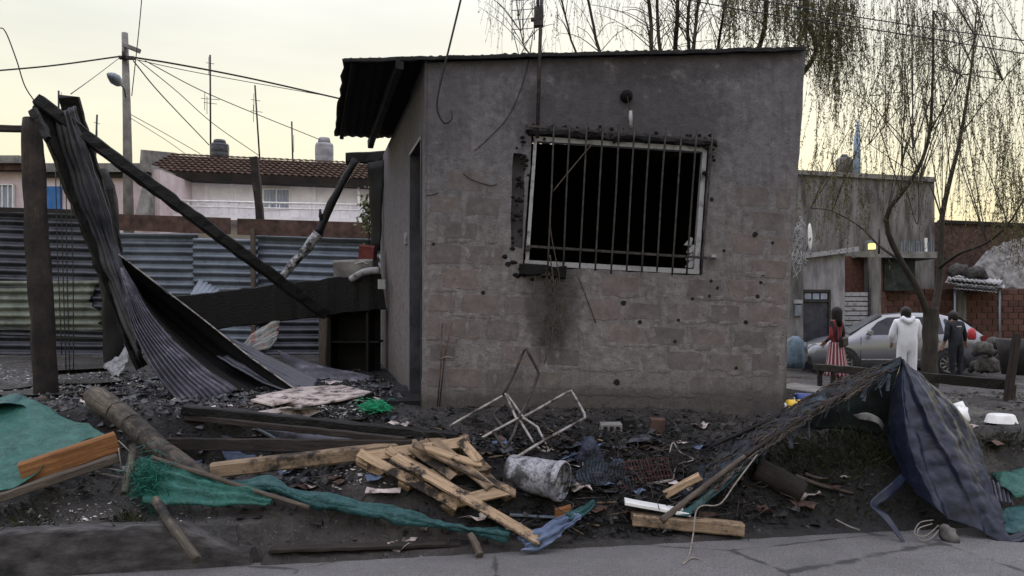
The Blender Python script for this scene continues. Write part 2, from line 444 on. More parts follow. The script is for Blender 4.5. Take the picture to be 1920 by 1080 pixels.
for k in range(30):
    row = []
    for x in rx:
        e = edge(x) + (.05 * nz((x, 0, 0), 1.5) + .03 * nz((x, 4, 0), 6) if x > -1.3 else .03)
        u = k / 29; y = e - 9.0 * u * u
        row.append(Vector((x, y, -.004 + .05 * smooth(0, 1.5, e - y) - .025 * smooth(.4, .0, e - y))))
    rows.append(row)
mb.grid(rows); props(mesh_obj('road', mb, M['asphalt']), kind='structure')

# standing fire water in the yard
t = NT('dirty_water'); co = t.coord('World'); n1 = t.noise(co, 9, 5, .7); n2 = t.noise(co, 30, 4, .6)
M['water'] = t.fin((.012, .011, .010), t.rng(n1, .4, .7, .05, .3), t.bump(n2, .8, .03, t.bump(n1, 1.0, .14)), spec=.7)
for k, (px, py, rx_, ry_) in enumerate(((15, 722, .55, .55), (70, 738, .45, .25), (165, 716, .40, .30), (135, 690, .5, .45), (630, 786, .30, .14), (560, 768, .22, .12), (250, 738, .25, .2))):
    c = GT(px, py, .012); m = MB(); n = 26
    zz = min(H(c.x, c.y) for _ in (0,)) + .022
    m.add([V(c.x + math.cos(2 * math.pi * i / n) * rx_ * (1 + .45 * nz((math.cos(2 * math.pi * i / n), math.sin(2 * math.pi * i / n), k), 1.6)), c.y + math.sin(2 * math.pi * i / n) * ry_ * (1 + .45 * nz((math.cos(2 * math.pi * i / n), math.sin(2 * math.pi * i / n), k + 9), 1.6)), zz) for i in range(n)], [tuple(range(n))])
    props(mesh_obj('water', m, M['water']), kind='structure')
# old concrete kerb on the left, breaking up towards the middle
kr = root('kerb', None, None, (0, 0, 0), kind='structure')
M['kerb'] = basic('sooty_kerb_concrete', (.016, .015, .016), (.050, .047, .047), 5, (.6, .95), .7, 60, .010, (1, 3, 3), c=(.105, .099, .096), lo=.3, hi=.75)
x = -4.55; k = 0
while x < -1.9:
    ln = 1.46; x1 = x + ln
    mb = MB(); rows = []
    hh = .235 if x < -1.9 else .20
    prof = [(-.03, -.08), (-.02, hh * .5), (-.010, hh - .03), (-.004, hh - .008), (.006, hh), (.06, hh + .004), (.13, hh + .002), (.145, hh - .02), (.15, -.05)]
    for i in range(41):
        xx = lerp(x + .004, x1 - .004, i / 40); rows.append([Vector((xx, edge(xx) + a + .012 * nz((xx, a, b), 9) + .006 * nz((xx, a, b), 31), b - (.17 * smooth(-2.15, -1.65, xx) if b > .05 else 0) + (.014 * nz((xx, a * 5, b), 9) + .006 * nz((xx, a * 9, b), 30) if b > .05 else 0))) for a, b in prof])
    mb.grid(rows, 0, False); n = len(prof)
    mb.f.append(list(range(n))); mb.m.append(0); mb.sm.append(False)
    mb.f.append(list(range(40 * n, 41 * n))[::-1]); mb.m.append(0); mb.sm.append(False)
    part('kerb_stone', mb, M['kerb'], kr); x += ln; k += 1

# ------------------------------------------------------------------ the burnt house
YF = 6.45
def W(px, py, dy=0.0):
    p = P(px, py, YF); p.y += dy; return p
house = root('burnt_house', 'burnt out grey block house with barred black window and sooty overhanging roof', 'house', (.85, 6.45, .70))

t = NT('sooty_cement_render'); co = t.coord('World')
geo = t.n('ShaderNodeNewGeometry'); sep = t.n('ShaderNodeSeparateXYZ'); t.l(geo.outputs['Position'], sep.inputs[0])
n1 = t.noise(co, 2.2, 6, .65); n2 = t.noise(co, 14, 7, .7); n3 = t.noise(co, 70, 5, .7)
zed = t.math('ADD', sep.outputs['Z'], t.rng(n1, 0, 1, -.55, .55))
low = t.ramp(n2, [(.3, (.104, .092, .089)), (.55, (.166, .150, .146)), (.75, (.246, .229, .226))])
upp = t.ramp(n2, [(.3, (.085, .081, .088)), (.6, (.135, .129, .138)), (.8, (.19, .183, .192))])
col = t.mix(t.rng(zed, 1.6, 3.2, 0, 1, True), low, upp)
# soot that rose from the window and door openings, a stain of its own shape
def stain(cx, cz, rx_, rz_, amt):
    dx = t.math('DIVIDE', t.math('SUBTRACT', sep.outputs['X'], cx), rx_); dz = t.math('DIVIDE', t.math('SUBTRACT', sep.outputs['Z'], cz), rz_)
    d = t.math('ADD', t.math('MULTIPLY', dx, dx), t.math('MULTIPLY', dz, dz))
    d = t.math('ADD', d, t.rng(n1, .2, .8, -.45, .45)); d = t.math('ADD', d, t.rng(n2, .3, .7, -.15, .15))
    return t.rng(d, .35, 1.05, amt, 0, True)
s1 = stain(.92, 3.15, 1.15, .75, .62); s2 = stain(-.75, 3.5, .5, .9, .35); s3 = stain(.35, 1.75, .28, .75, .6); s4 = stain(1.0, 3.85, 2.2, .35, .55)
s5 = stain(.9, .70, 2.4, .22, .6)
for s_ in (s1, s2, s3, s4, s5): col = t.mix(s_, col, (.035, .032, .034))
moss = t.math('MULTIPLY', t.rng(sep.outputs['Z'], .72, 1.05, 1, 0), t.rng(n2, .42, .6, 0, .7)); col = t.mix(moss, col, (.052, .050, .030))
stk = t.noise(t.coord('World', (7, 7, .7)), 2.2, 7, .75); col = t.mix(t.rng(stk, .50, .70, 0, .5), col, (.045, .042, .045)); col = t.mix(t.rng(t.noise(co, 6, 7, .8), .58, .70, 0, .45), col, (.27, .25, .25))
spots = t.rng(t.noise(co, 26, 2, .5), .70, .74, 0, .8); col = t.mix(spots, col, (.05, .045, .045))
nb = t.bump(n1, .5, .06); nb = t.bump(n2, .7, .022, nb); nb = t.bump(n3, .6, .006, nb)
M['wall'] = t.fin(col, .9, nb, spec=.3)
t = NT('sooty_hollow_block'); co = t.coord('World')
n2 = t.noise(co, 9, 6, .7); n3 = t.noise(co, 60, 5, .7)
col = t.ramp(n2, [(.3, (.088, .076, .073)), (.55, (.136, .120, .115)), (.75, (.190, .173, .168))])
col = t.mix(1.0, col, t.ramp(t.rand(), [(0, (.78, .78, .80)), (.5, (.95, .93, .92)), (1, (1.1, 1.03, 1.0))]), 'MULTIPLY')
geo = t.n('ShaderNodeNewGeometry'); sep = t.n('ShaderNodeSeparateXYZ'); t.l(geo.outputs['Position'], sep.inputs[0])
n1 = t.noise(co, 2.2, 6, .65)
for a in ((.35, 1.75, .28, .75, .6), (.9, .70, 2.4, .22, .6), (.92, 3.15, 1.15, .75, .62)): col = t.mix(stain(*a), col, (.035, .032, .034))
nb = t.bump(n2, .4, .02); nb = t.bump(n3, .5, .004, nb)
M['block'] = t.fin(col, .9, nb, spec=.3)
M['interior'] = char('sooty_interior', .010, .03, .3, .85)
M['mortar_smear'] = basic('mortar_smear', (.20, .18, .17), (.30, .275, .265), 8, (.85, .95), .5, 50)

def poly_wall(loops, yoff, thick, jit=0.0):
    """wall sheet from pixel loops on the front plane, extruded back by thick"""
    bm = bmesh.new(); es = []
    for lp in loops:
        pts = []
        for i in range(len(lp)):
            a, b = lp[i], lp[(i + 1) % len(lp)]
            n = max(1, int(math.hypot(b[0] - a[0], b[1] - a[1]) / 22))
            for k in range(n):
                u = k / n; q = (lerp(a[0], b[0], u), lerp(a[1], b[1], u))
                pts.append((q[0] + jit * nz((q[0] * .05, q[1] * .05, 1), 1), q[1] + jit * nz((q[0] * .05, q[1] * .05, 8), 1)))
        vs = [bm.verts.new(W(a, b, yoff)) for a, b in pts]
        es += [bm.edges.new((vs[i], vs[(i + 1) % len(vs)])) for i in range(len(vs))]
    bmesh.ops.triangle_fill(bm, use_beauty=True, use_dissolve=False, edges=es)
    r = bmesh.ops.extrude_face_region(bm, geom=bm.faces[:])
    for v in [g for g in r['geom'] if isinstance(g, bmesh.types.BMVert)]: v.co.y += thick
    bmesh.ops.recalc_face_normals(bm, faces=bm.faces[:])
    m = MB(); bm.verts.index_update()
    m.add([v.co.copy() for v in bm.verts], [[v.index for v in f.verts] for f in bm.faces]); bm.free(); return m

OUT = [(790, 780), (1130, 792), (1466, 800), (1476, 600), (1492, 380), (1512, 96), (1300, 103), (1000, 110), (803, 118), (800, 400)]
WIN = [(998, 250), (1330, 272), (1316, 516), (980, 498)]
NICHE = [(961, 288), (984, 290), (980, 466), (958, 462)]
front = part('front_wall', poly_wall([OUT, WIN, NICHE], 0, .16, 3), M['wall'], house)
part('niche_back', MB().hexa([W(955, 280, .10), W(990, 282, .10), W(986, 474, .10), W(952, 470, .10)], [W(955, 280, .15), W(990, 282, .15), W(986, 474, .15), W(952, 470, .15)]), basic('niche_plaster', (.04, .038, .04), (.12, .115, .118), 5), house)

# hollow blocks showing through the thin render: one object each, children of the wall
blks = []
for k in range(7):
    m = MB(); n = 16; ring = []
    for i in range(n):
        a_ = 2 * math.pi * i / n + math.pi / 4; c_, s_ = math.cos(a_), math.sin(a_); kk = .5 / max(abs(c_), abs(s_)); ring.append((c_ * kk + rnd(-.045, .03) * (1 if c_ > 0 else -1), s_ * kk + rnd(-.07, .05) * (1 if s_ > 0 else -1)))
    m.add([V(x_ * .985, -.5, z_ * .97) for x_, z_ in ring] + [V(x_, -.44, z_) for x_, z_ in ring] + [V(x_, .5, z_) for x_, z_ in ring], [tuple(range(n))] + [(r * n + i, r * n + (i + 1) % n, (r + 1) * n + (i + 1) % n, (r + 1) * n + i) for r in range(2) for i in range(n)])
    bm_ = bpy.data.meshes.new('block'); bm_.from_pydata([tuple(v) for v in m.v], [], m.f); bm_.materials.append(M['block']); blks.append(bm_)
def base_y(x): return 776 + .028 * (x - 790)
worg = world_origin(front)
for row in range(10):
    y0 = 776 - 46.5 * row
    x = 790 + (-38 if row % 2 else 0) + rnd(-4, 4)
    while x < 1500:
        wd = 77 + rnd(-3, 3); cx = x + wd / 2; sl = .028 + .003 * row
        cy = y0 - 23 + sl * (cx - 790)
        xl = 792 + (775 - cy) * .018; xr = 1466 + (780 - cy) * .062
        a, b = max(x + 3, xl + 5), min(x + wd - 3, xr - 4)
        x += wd
        if b - a < 22: continue
        inwin = cy + 25 > 250 and cy - 25 < 520 and b > 945 and a < 1345
        if inwin and (cy - 22 < 512): continue
        plaster = (1065 < cx < 1270 and 640 < cy < 770) or (cy < 400 and random.random() < .45) or random.random() < .12
        if 1000 < cx < 1075 and 520 < cy < 620: plaster = True
        if plaster: continue
        o = bpy.data.objects.new('block', random.choice(blks)); COL.objects.link(o); o.parent = front
        proud = rnd(.001, .004) * (1 if cy > 430 else .5)
        q0, q1 = W((a + b) / 2, cy, 0), None
        o.location = q0 - worg + Vector((0, .04 - proud, 0))
        o.scale = ((b - a - rnd(2, 14)) / F * YF, .08, (37 + rnd(-6, 4)) / F * YF)
        o.rotation_euler = (rnd(-.004, .004), math.atan(sl) + rnd(-.01, .01), 0)
# drilled holes and knocked-out spots as flat discs, their inner shade painted dark
for (hx, hy, hr) in [(906, 549, 4), (1169, 568, 5), (1200, 604, 4), (1156, 716, 6), (1272, 600, 3), (1334, 374, 4), (1415, 440, 5), (1333, 527, 3), (1345, 540, 3), (1330, 555, 3), (1398, 604, 4), (813, 458, 3), (1420, 556, 4), (952, 495, 5), (1357, 470, 3), (1265, 640, 3), (1426, 530, 3), (1298, 560, 3), (1448, 455, 3), (1380, 690, 3)]:
    m = MB(); c = W(hx, hy, -.0075); r = hr / F * YF
    for k in range(9):
        a = 2 * math.pi * k / 9; m.v.append(c + Vector((math.cos(a) * r * rnd(.8, 1.25), 0, math.sin(a) * r * rnd(.8, 1.2))))
    m.f.append(list(range(9))[::-1]); m.m.append(0); m.sm.append(False)
    part('hole_shade', m, M['interior'], front)

# side wall with the doorway
SX0, SY0 = W(797, 700).x, YF
def S(s, z, out_=0.0): return Vector((SX0 - .274 * s - out_ * .964, SY0 + s - out_ * .264, z))
def side_box(s0, s1, z0, z1, m=None, th=.15):
    m = m or MB()
    return m.hexa([S(s0, z0), S(s1, z0), S(s1, z1), S(s0, z1)], [S(s0, z0, -th), S(s1, z0, -th), S(s1, z1, -th), S(s0, z1, -th)])
for s0, s1, z0, z1 in ((.005, .17, .55, 3.74), (.17, .93, 3.14, 3.74), (.93, 4.1, .55, 3.70)):
    part('side_wall', side_box(s0, s1, z0, z1), M['wall'], house)
fr = MB()
for s0, s1, z0, z1 in ((.175, .195, .6, 3.135), (.905, .925, .6, 3.135), (.195, .905, 3.105, 3.135)):
    fr.hexa([S(s0, z0, .012), S(s1, z0, .012), S(s1, z1, .012), S(s0, z1, .012)], [S(s0, z0, -.10), S(s1, z0, -.10), S(s1, z1, -.10), S(s0, z1, -.10)])
part('door_frame', fr, M['galv_dark'], house, label='scorched grey metal door frame')
dl = MB(); dl.hexa([S(.90, .74, -.14), S(.86, .74, -.14), S(.86, 3.07, -.14), S(.90, 3.07, -.14)], [V(.05, 7.35, .74), V(.05, 7.31, .74), V(.05, 7.31, 3.07), V(.05, 7.35, 3.07)])
part('door', dl, M['char'], house)
# other walls, floor
part('right_wall', MB().hexa([V(2.30, 6.62, .5), V(2.45, 6.62, .5), V(2.45, 10.4, .5), V(2.30, 10.4, .5)], [V(2.36, 6.62, 3.78), V(2.50, 6.62, 3.78), V(2.50, 10.4, 3.72), V(2.36, 10.4, 3.72)]), M['wall'], house)
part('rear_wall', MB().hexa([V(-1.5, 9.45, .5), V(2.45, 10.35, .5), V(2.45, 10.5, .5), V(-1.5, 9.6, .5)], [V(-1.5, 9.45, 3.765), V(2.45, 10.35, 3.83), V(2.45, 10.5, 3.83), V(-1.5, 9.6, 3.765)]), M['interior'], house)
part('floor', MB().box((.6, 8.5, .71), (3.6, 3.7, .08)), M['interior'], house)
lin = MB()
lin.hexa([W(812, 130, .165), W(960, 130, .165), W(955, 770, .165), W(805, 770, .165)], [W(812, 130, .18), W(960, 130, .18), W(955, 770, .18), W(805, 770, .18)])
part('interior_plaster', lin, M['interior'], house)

# roof of corrugated sheets on rafters
FL, FR_ = P(645, 113, 6.41), P(1511, 91, 6.41); RL, RR = P(626, 257, 9.35), V(2.62, 10.5, 3.84)
roof_n = 9
for k in range(roof_n):
    u0, u1 = k / roof_n, (k + 1) / roof_n + .012
    a0, a1 = FL.lerp(FR_, u0), FL.lerp(FR_, min(1, u1)); b0, b1 = RL.lerp(RR, u0), RL.lerp(RR, min(1, u1))
    rows = surf([[a0, a0.lerp(b0, .5), b0], [a0.lerp(a1, .5), a0.lerp(b1, .5) * .5 + a1.lerp(b0, .5) * .5, b0.lerp(b1, .5)], [a1, a1.lerp(b1, .5), b1]], 14, 33, 6, .008, .008, 2, k)
    for r in rows:
        for p in r: p.z += .012 + .004 * (k % 2)
    if k == 0:
        for i, r in enumerate(rows):
            for j in range(0, 8): r[j] += Vector((.035 * nz(r[j], 5, 2) * (1 - j / 8), 0, 0))
    part('roof_sheet', MB().grid(rows), M['soot'], house, solid=.004)
for k in range(6):
    u = .02 + k * .19; p0, p1 = FL.lerp(FR_, u) + V(0, .22 if k else .03, -.004), RL.lerp(RR, u) + V(0, -.02, -.004)
    part('rafter', MB().plank(p0, p1, .05, .05, segs=10, jit=.008), M['soot'], house)
part('fascia', MB().plank(FL + V(.0, -.004, -.004), FR_ + V(-.02, -.004, -.004), .03, .035, segs=60, jit=.010), M['char'], house)
part('wall_plate', MB().plank(S(.0, 3.70, .22), S(3.1, 3.70, .22), .07, .10, segs=10, jit=.01), M['char'], house)
part('rear_beam', MB().plank(P(650, 297, 10.2), P(745, 294, 10.2), .12, .15, segs=8, jit=.02), M['char'], house)
part('burnt_panel', MB().grid(surf([[P(690, 305, 10.1), P(694, 400, 10.1), P(700, 470, 10.1)], [P(722, 300, 10.0), P(716, 400, 10.0), P(713, 470, 10.0)]], 12, 6, 0, 0, .03)), M['char'], house, solid=.012)

# window: frame, grille, shards
win = part('window_frame', (lambda m: (
    m.hexa([W(1000, 254, .02), W(1329, 275, .02), W(1327, 284, .02), W(1002, 263, .02)], [W(1000, 254, .09), W(1329, 275, .09), W(1327, 284, .09), W(1002, 263, .09)]),
    m.hexa([W(984, 487, .02), W(1313, 505, .02), W(1312, 514, .02), W(984, 497, .02)], [W(984, 487, .09), W(1313, 505, .09), W(1312, 514, .09), W(984, 497, .09)]),
    m.hexa([W(1001, 263, .022), W(1007, 263, .022), W(992, 487, .022), W(985, 487, .022)], [W(1001, 263, .09), W(1007, 263, .09), W(992, 487, .09), W(985, 487, .09)]),
    m.hexa([W(1319, 283, .022), W(1327, 284, .022), W(1312, 505, .022), W(1303, 505, .022)], [W(1319, 283, .09), W(1327, 284, .09), W(1312, 505, .09), W(1303, 505, .09)]), m)[-1])(MB()), M['white_metal'], house, label='pale scorched metal window frame, tilted')
for i in range(4):
    x0, y0 = 1296 + rnd(-3, 3), 500 - i * 14
    m = MB(); a = [(x0 - 9, y0), (x0 + 5, y0 + 2), (x0 + 8, y0 - 12), (x0 + 4, y0 - 15)]
    m.hexa([W(*q, .06) for q in a], [W(*q, .066) for q in a]); part('glass_shard', m, M['white_metal'], win)
grille = root('window_grille', None, None, W(1150, 500, -.08) - house.location); grille.parent = house
tx = [1038, 1068, 1099, 1129, 1158, 1187, 1216, 1245, 1274, 1302, 1331]
bx = [1026, 1055, 1085, 1114, 1143, 1172, 1200, 1228, 1256, 1283, 1310]
for i, (a, b) in enumerate(zip(tx, bx)):
    ty = 226 + (a - 1038) * .085 + rnd(-3, 3); by = 503 + (b - 1026) * .055 + rnd(-4, 6)
    part('bar', MB().tube(cat([W(a, ty, -.09), W(a * .6 + b * .4 + rnd(-1.5, 1.5), lerp(ty, by, .4), -.09), W(b, by, -.09)], 8), .0085, 7), M['black_iron'], grille)
for (a, b) in (((985, 240), (1338, 268)), ((988, 463), (1338, 486))):
    part('cross_bar', MB().plank(W(a[0], a[1], -.075), W(b[0], b[1], -.075), .012, .022), M['black_iron'], grille)
for q in ((1334, 292), (1334, 482), (990, 243), (990, 466)):
    part('bracket', MB().plank(W(*q, -.08), W(*q, .03), .04, .035, segs=3, jit=.004), M['black_iron'] if q[1] != 482 else M['white_metal'], grille)
part('lintel_char', MB().plank(W(985, 246, .0), W(1342, 270, .0), .04, .04, segs=50, jit=.026), M['char'], house)
part('broken_sill', MB().plank(W(975, 505, .0), W(1060, 512, .0), .10, .10, segs=10, jit=.03), M['soot'], house)
# lamp holder over the window
lh = part('lamp_rose', MB().tube([W(1174, 182, -.002), W(1174, 182, -.05), W(1174, 184, -.075)], [.055, .05, .02], 12), M['soot'], house)
part('flex', MB().tube(cat([W(1174, 184, -.07), W(1176, 200, -.075), W(1180, 216, -.07)], 8), .004, 6), M['wire'], lh)
part('lamp_socket', MB().tube([W(1180, 212, -.07), W(1180, 226, -.07), W(1181, 245, -.07)], [.014, .018, .013], 10), M['white_metal'], lh)
# switch boxes on the side wall
part('switch_box', MB().hexa([S(1.15, 2.25, .02), S(1.27, 2.25, .02), S(1.27, 2.37, .02), S(1.15, 2.37, .02)], [S(1.15, 2.25), S(1.27, 2.25), S(1.27, 2.37), S(1.15, 2.37)]), M['white_metal'], house)
# cracks and old cable stuck to the wall
for pts in ([(1000, 60), (985, 140), (955, 215), (915, 260), (890, 283)], [(868, 325), (885, 337), (920, 348), (932, 345)], [(800, 366), (812, 365), (822, 361)], [(1085, 520), (1100, 560), (1117, 605)]):
    part('cable', MB().tube(cat([W(a, b, -.006) for a, b in pts], 20), .004, 5), M['tube_burnt'], front)

mb = MB()
for i in range(150):
    side = random.choice('ttttlllbr'); u = random.random()
    if side == 't': a_ = (lerp(985, 1345, u), lerp(244, 268, u) + random.gauss(0, 7))
    elif side == 'l': a_ = (lerp(985, 970, u) + random.gauss(-6, 8), lerp(250, 505, u))
    elif side == 'b': a_ = (lerp(965, 1060, u), 508 + random.gauss(4, 6))
    else: a_ = (lerp(1340, 1325, u) + random.gauss(0, 5), lerp(262, 330, u))
    c = W(a_[0], a_[1], -.004); r = rnd(.008, .03)
    vs = [c + V(math.cos(k * 1.047) * r * rnd(.6, 1.3), -.002, math.sin(k * 1.047) * r * rnd(.5, 1.1)) for k in range(6)] + [c + V(0, -r * rnd(.4, .9), 0)]
    mb.add(vs, [(k, (k + 1) % 6, 6) for k in range(6)])
part('broken_render', mb, M['soot'], front, kind='stuff')

mb = MB()
for i in range(150):
    row = random.randrange(0, 9); px = rnd(805, 1465); py = 776 - 46.5 * row + .03 * (px - 790) - 2
    if py < 420 and random.random() < .5: continue
    if 945 < px < 1350 and 235 < py < 530: continue
    hor = random.random() < .6; ax_, bz_ = (rnd(.03, .12), rnd(.012, .03)) if hor else (rnd(.014, .03), rnd(.03, .09))
    if not hor: py -= 23
    if px > 1455 + (780 - py) * .06 - 25: continue
    c = W(px, py, -.0035); sd0 = rnd(0, 99); n = 14
    vs = [c + V(math.cos(2 * math.pi * k / n) * ax_ * (1 + .7 * nz((math.cos(2 * math.pi * k / n), math.sin(2 * math.pi * k / n), 0), 1.7, sd0)), 0, math.sin(2 * math.pi * k / n) * bz_ * (1 + .7 * nz((math.cos(2 * math.pi * k / n), math.sin(2 * math.pi * k / n), 3), 1.7, sd0))) for k in range(n)] + [c + V(0, -.0035, 0)]
    mb.add(vs, [(k, (k + 1) % n, n) for k in range(n)], 0, True)
part('mortar_smears', mb, M['wall'], front, kind='stuff')
# ------------------------------------------------------------------ corrugated fence behind the yard
YFE = 12.0
def FE(px, py, dy=0.0):
    p = P(px, py, YFE); p.y += dy; return p
fence = root('corrugated_fence', 'long fence of patched grey and green corrugated sheets behind the burnt yard', 'fence', FE(330, 668))
def fsheet(x0, x1, y0, y1, dy, m, sl=.0, lab=None, ragged=0):
    rails = [[FE(x0, lerp(y0, y1, k / 3), dy) for k in range(4)], [FE((x0 + x1) / 2, lerp(y0, y1, k / 3) + sl * (x1 - x0) / 2, dy + rnd(-.02, .02)) for k in range(4)], [FE(x1, lerp(y0, y1, k / 3) + sl * (x1 - x0), dy) for k in range(4)]]
    n = int(abs(y1 - y0) / 14.5); rows = surf(rails, n * 8 + 1, 12, n, .026, .03, 1.5, rnd(0, 50), across=True)
    if ragged:
        for r in rows:
            r[0].x += ragged * nz(r[0], 5, 2); r[-1].x += ragged * nz(r[-1], 6, 8)
    part('sheet', MB().grid(rows), m, fence, label=lab, solid=.003)
fsheet(-60, 210, 394, 625, -.02, M['galv_dark'], .03)
fsheet(-60, 192, 527, 618, -.08, M['galv_green'], .0, 'rust-bitten pale green sheet', .25)
fsheet(-60, 215, 612, 690, .0, M['galv_dark'], .01)
fsheet(195, 372, 436, 560, .0, M['galv'], .012)
fsheet(365, 486, 447, 690, -.05, M['galv'], .02)
fsheet(476, 712, 440, 565, .01, M['galv'], .03)
fsheet(200, 372, 552, 690, .03, M['galv_dark'])
fsheet(476, 720, 556, 690, .04, M['galv_dark'])
for (a, b, c, d, m) in ((205, 402, 436, 436, 'rust'), (449, 411, 705, 447, 'rust'), (-60, 388, 200, 396, 'wood_dark')):
    hh = 30 if m == 'rust' else 8
    part('top_board', MB().hexa([FE(a, b, -.10), FE(c, b + 8, -.10), FE(c, b + 8 + hh, -.10), FE(a, b + hh, -.10)], [FE(a, b, -.07), FE(c, b + 8, -.07), FE(c, b + 8 + hh, -.07), FE(a, b + hh, -.07)]), M[m], fence)
for a, y0, y1 in ((480, 432, 690), (207, 400, 690), (705, 410, 690)):
    part('post', MB().plank(FE(a, y0, -.14), FE(a + 2, y1, -.14), .07, .07, segs=6, jit=.01, up=(0, 1, 0)), M['wood_grey'], fence)
part('tall_post', MB().plank(FE(472, 292, .12), FE(484, 420, .12), .12, .12, segs=8, jit=.02, up=(0, 1, 0)), M['wood_post'], fence)
# low foundation strip along its foot
single('foundation_strip', 'low dark concrete strip along the foot of the corrugated fence', 'foundation', MB().plank(FE(-80, 682, -.3), FE(740, 682, -.3), .35, .30, segs=60, jit=.03), M['kerb'])
single('loose_sheet', 'small pale corrugated offcut leaning on the fence above the charred board', 'metal sheet', MB().grid(surf([[P(352, 560, 10.6), P(375, 522, 11.2)], [P(400, 560, 10.6), P(420, 548, 11.0)]], 10, 30, 6, .012)), M['galv'], solid=.003)

# ------------------------------------------------------------------ collapsed lean-to on the left
def bent(name, label, category, pts, r, m, n=9, segs=24, jit=.15, group=None, seed=0):
    c = cat(pts, segs); rs = [lerp(r[0], r[1], i / (segs - 1)) for i in range(segs)] if isinstance(r, tuple) else [r] * segs
    return single(name, label, category, MB().tube(c, rs, n, jit=jit, seed=seed), m, group)
post = root('lean_to_post', 'upright brown timber post with charred top at the yard edge', 'post', G(88, 745, .72))
part('shaft', MB().tube(cat([P(59, 222, 7.15), P(66, 380, 7.15), P(77, 560, 7.15), P(88, 752, 7.15)], 22), [.075, .09, .095, .098, .1, .1, .102, .102, .102, .104, .104, .104, .104, .106, .106, .106, .106, .106, .108, .108, .108, .11], 10, jit=.22), M['wood_post'], post)
part('top_rail', MB().plank(P(-60, 240, 7.2), P(50, 242, 7.16), .055, .06, segs=5, jit=.006), M['wood_post'], post)
part('nail_plate', MB().plank(P(60, 205, 7.08), P(92, 262, 7.04), .05, .06, segs=8, jit=.025), M['char'], post)
single('leaning_charred_post', 'blackened leaning timber carrying the draped roof sheet', 'post', MB().plank(P(72, 196, 7.25), P(265, 690, 8.0), .085, .11, segs=26, jit=.03, ends=.06), M['char'])
single('charred_stub_plank', 'broad charred plank upright behind the draped sheet', 'plank', MB().plank(P(128, 182, 7.6), P(214, 470, 8.3), .20, .04, segs=20, jit=.022, ends=.1, up=(0, 1, 0)), M['char'])
cp = root('charred_yard_post', 'thick black burnt post standing before the fence, orange scorch near its top', 'post', P(212, 680, 10.4))
part('shaft', MB().tube(cat([P(192, 318, 10.4), P(196, 345, 10.4), P(205, 430, 10.4), P(210, 560, 10.4), P(214, 690, 10.4)], 24), [.07, .09, .12, .13, .13] + [.135] * 19, 10, jit=.35), M['char'], cp)
part('splinter', MB().plank(P(206, 356, 10.33), P(202, 420, 10.3), .09, .05, segs=6, jit=.02, ends=.08), M['char'], cp)
part('scorch_patch', MB().tube([P(192, 366, 10.27), P(193, 376, 10.255), P(192, 388, 10.27)], [.02, .045, .015], 8, jit=.4), basic('scorched_orange', (.22, .05, .02), (.40, .12, .05), 20), cp)
# long charred beam from the post top down to the ground by the house
single('fallen_beam', 'long charred beam slanting from the post top to the doorway', 'beam', MB().plank(P(70, 188, 7.2), P(612, 592, 8.9), .105, .125, segs=44, jit=.016, ends=.08), M['char'])
single('beam_stub', 'short pale grey timber stump under the foot of the fallen beam', 'stump', MB().plank(P(608, 596, 8.9), P(606, 690, 8.9), .10, .12, segs=6, jit=.01, up=(0, 1, 0)), M['wood_grey'])
mb = MB().plank(P(322, 592, 9.0), P(716, 545, 9.35), .05, .46, segs=40, jit=.02, ends=.05, cham=.2)
single('charred_board', 'wide black charred board lying level across the yard toward the wall', 'board', mb, M['char'])
bp = root('burnt_pole', 'burnt branch-like pole propped under the rear roof beam, ash white below', 'pole', P(520, 530, 9.7))
part('upper_shaft', MB().tube(cat([P(668, 300, 9.95), P(640, 345, 9.9), P(612, 402, 9.85), P(596, 440, 9.8)], 16), .055, 9, jit=.35), M['char'], bp)
part('ashy_end', MB().tube(cat([P(597, 438, 9.8), P(575, 465, 9.78), P(545, 500, 9.75), P(520, 532, 9.7)], 14), [.07] * 4 + [.065] * 4 + [.055] * 4 + [.04, .02], 9, jit=.45), M['char_ash'], bp)
part('knot', MB().tube([P(606, 420, 9.83), P(601, 405, 9.8), P(600, 392, 9.8)], [.035, .03, .015], 7, jit=.3), M['char'], bp)

# draped roofing sheets
def sheet(name, label, rails, nu, nv, corr, amp, m, wob=.02, seed=0, group='fallen roof sheets'):
    return single(name, label, 'metal sheet', MB().grid(surf(rails, nu, nv, corr, amp, wob, 3, seed)), m, group, solid=.003)
sheet('draped_sheet', 'upper sooted corrugated sheet hanging from the post top',
      [[P(88, 222, 7.3), P(118, 330, 7.45), P(185, 500, 7.7), P(262, 680, 7.7)], [P(124, 205, 7.25), P(150, 300, 7.35), P(205, 470, 7.6), P(252, 600, 7.62)], [P(142, 198, 7.35), P(172, 290, 7.5), P(222, 450, 7.75), P(238, 560, 7.75)]], 40, 46, 6, .014, M['galv_dark'], .03, 3)
t = NT('streaked_sheet'); co = t.coord('Object'); n1 = t.noise(co, 5, 6, .7); n2 = t.noise(co, 30, 5)
M['streak'] = t.fin(t.ramp(n1, [(.3, (.013, .012, .017)), (.55, (.050, .048, .066)), (.75, (.19, .18, .22))]), t.rng(n1, .3, .7, .6, .38), t.bump(n2, .3, .004), .35)
sheet('fanned_sheet', 'ridged bluish roof sheet fanning out onto the ash below the draped one',
      [[P(228, 500, 7.6), P(244, 600, 7.5), P(285, 690, 7.1), P(345, 768, 6.75)], [P(231, 520, 7.55), P(268, 612, 7.45), P(330, 690, 7.1), P(388, 758, 6.9)], [P(229, 496, 7.65), P(292, 600, 7.6), P(368, 676, 7.3), P(446, 730, 7.15)]], 44, 80, 10, .016, M['streak'], .015, 6)
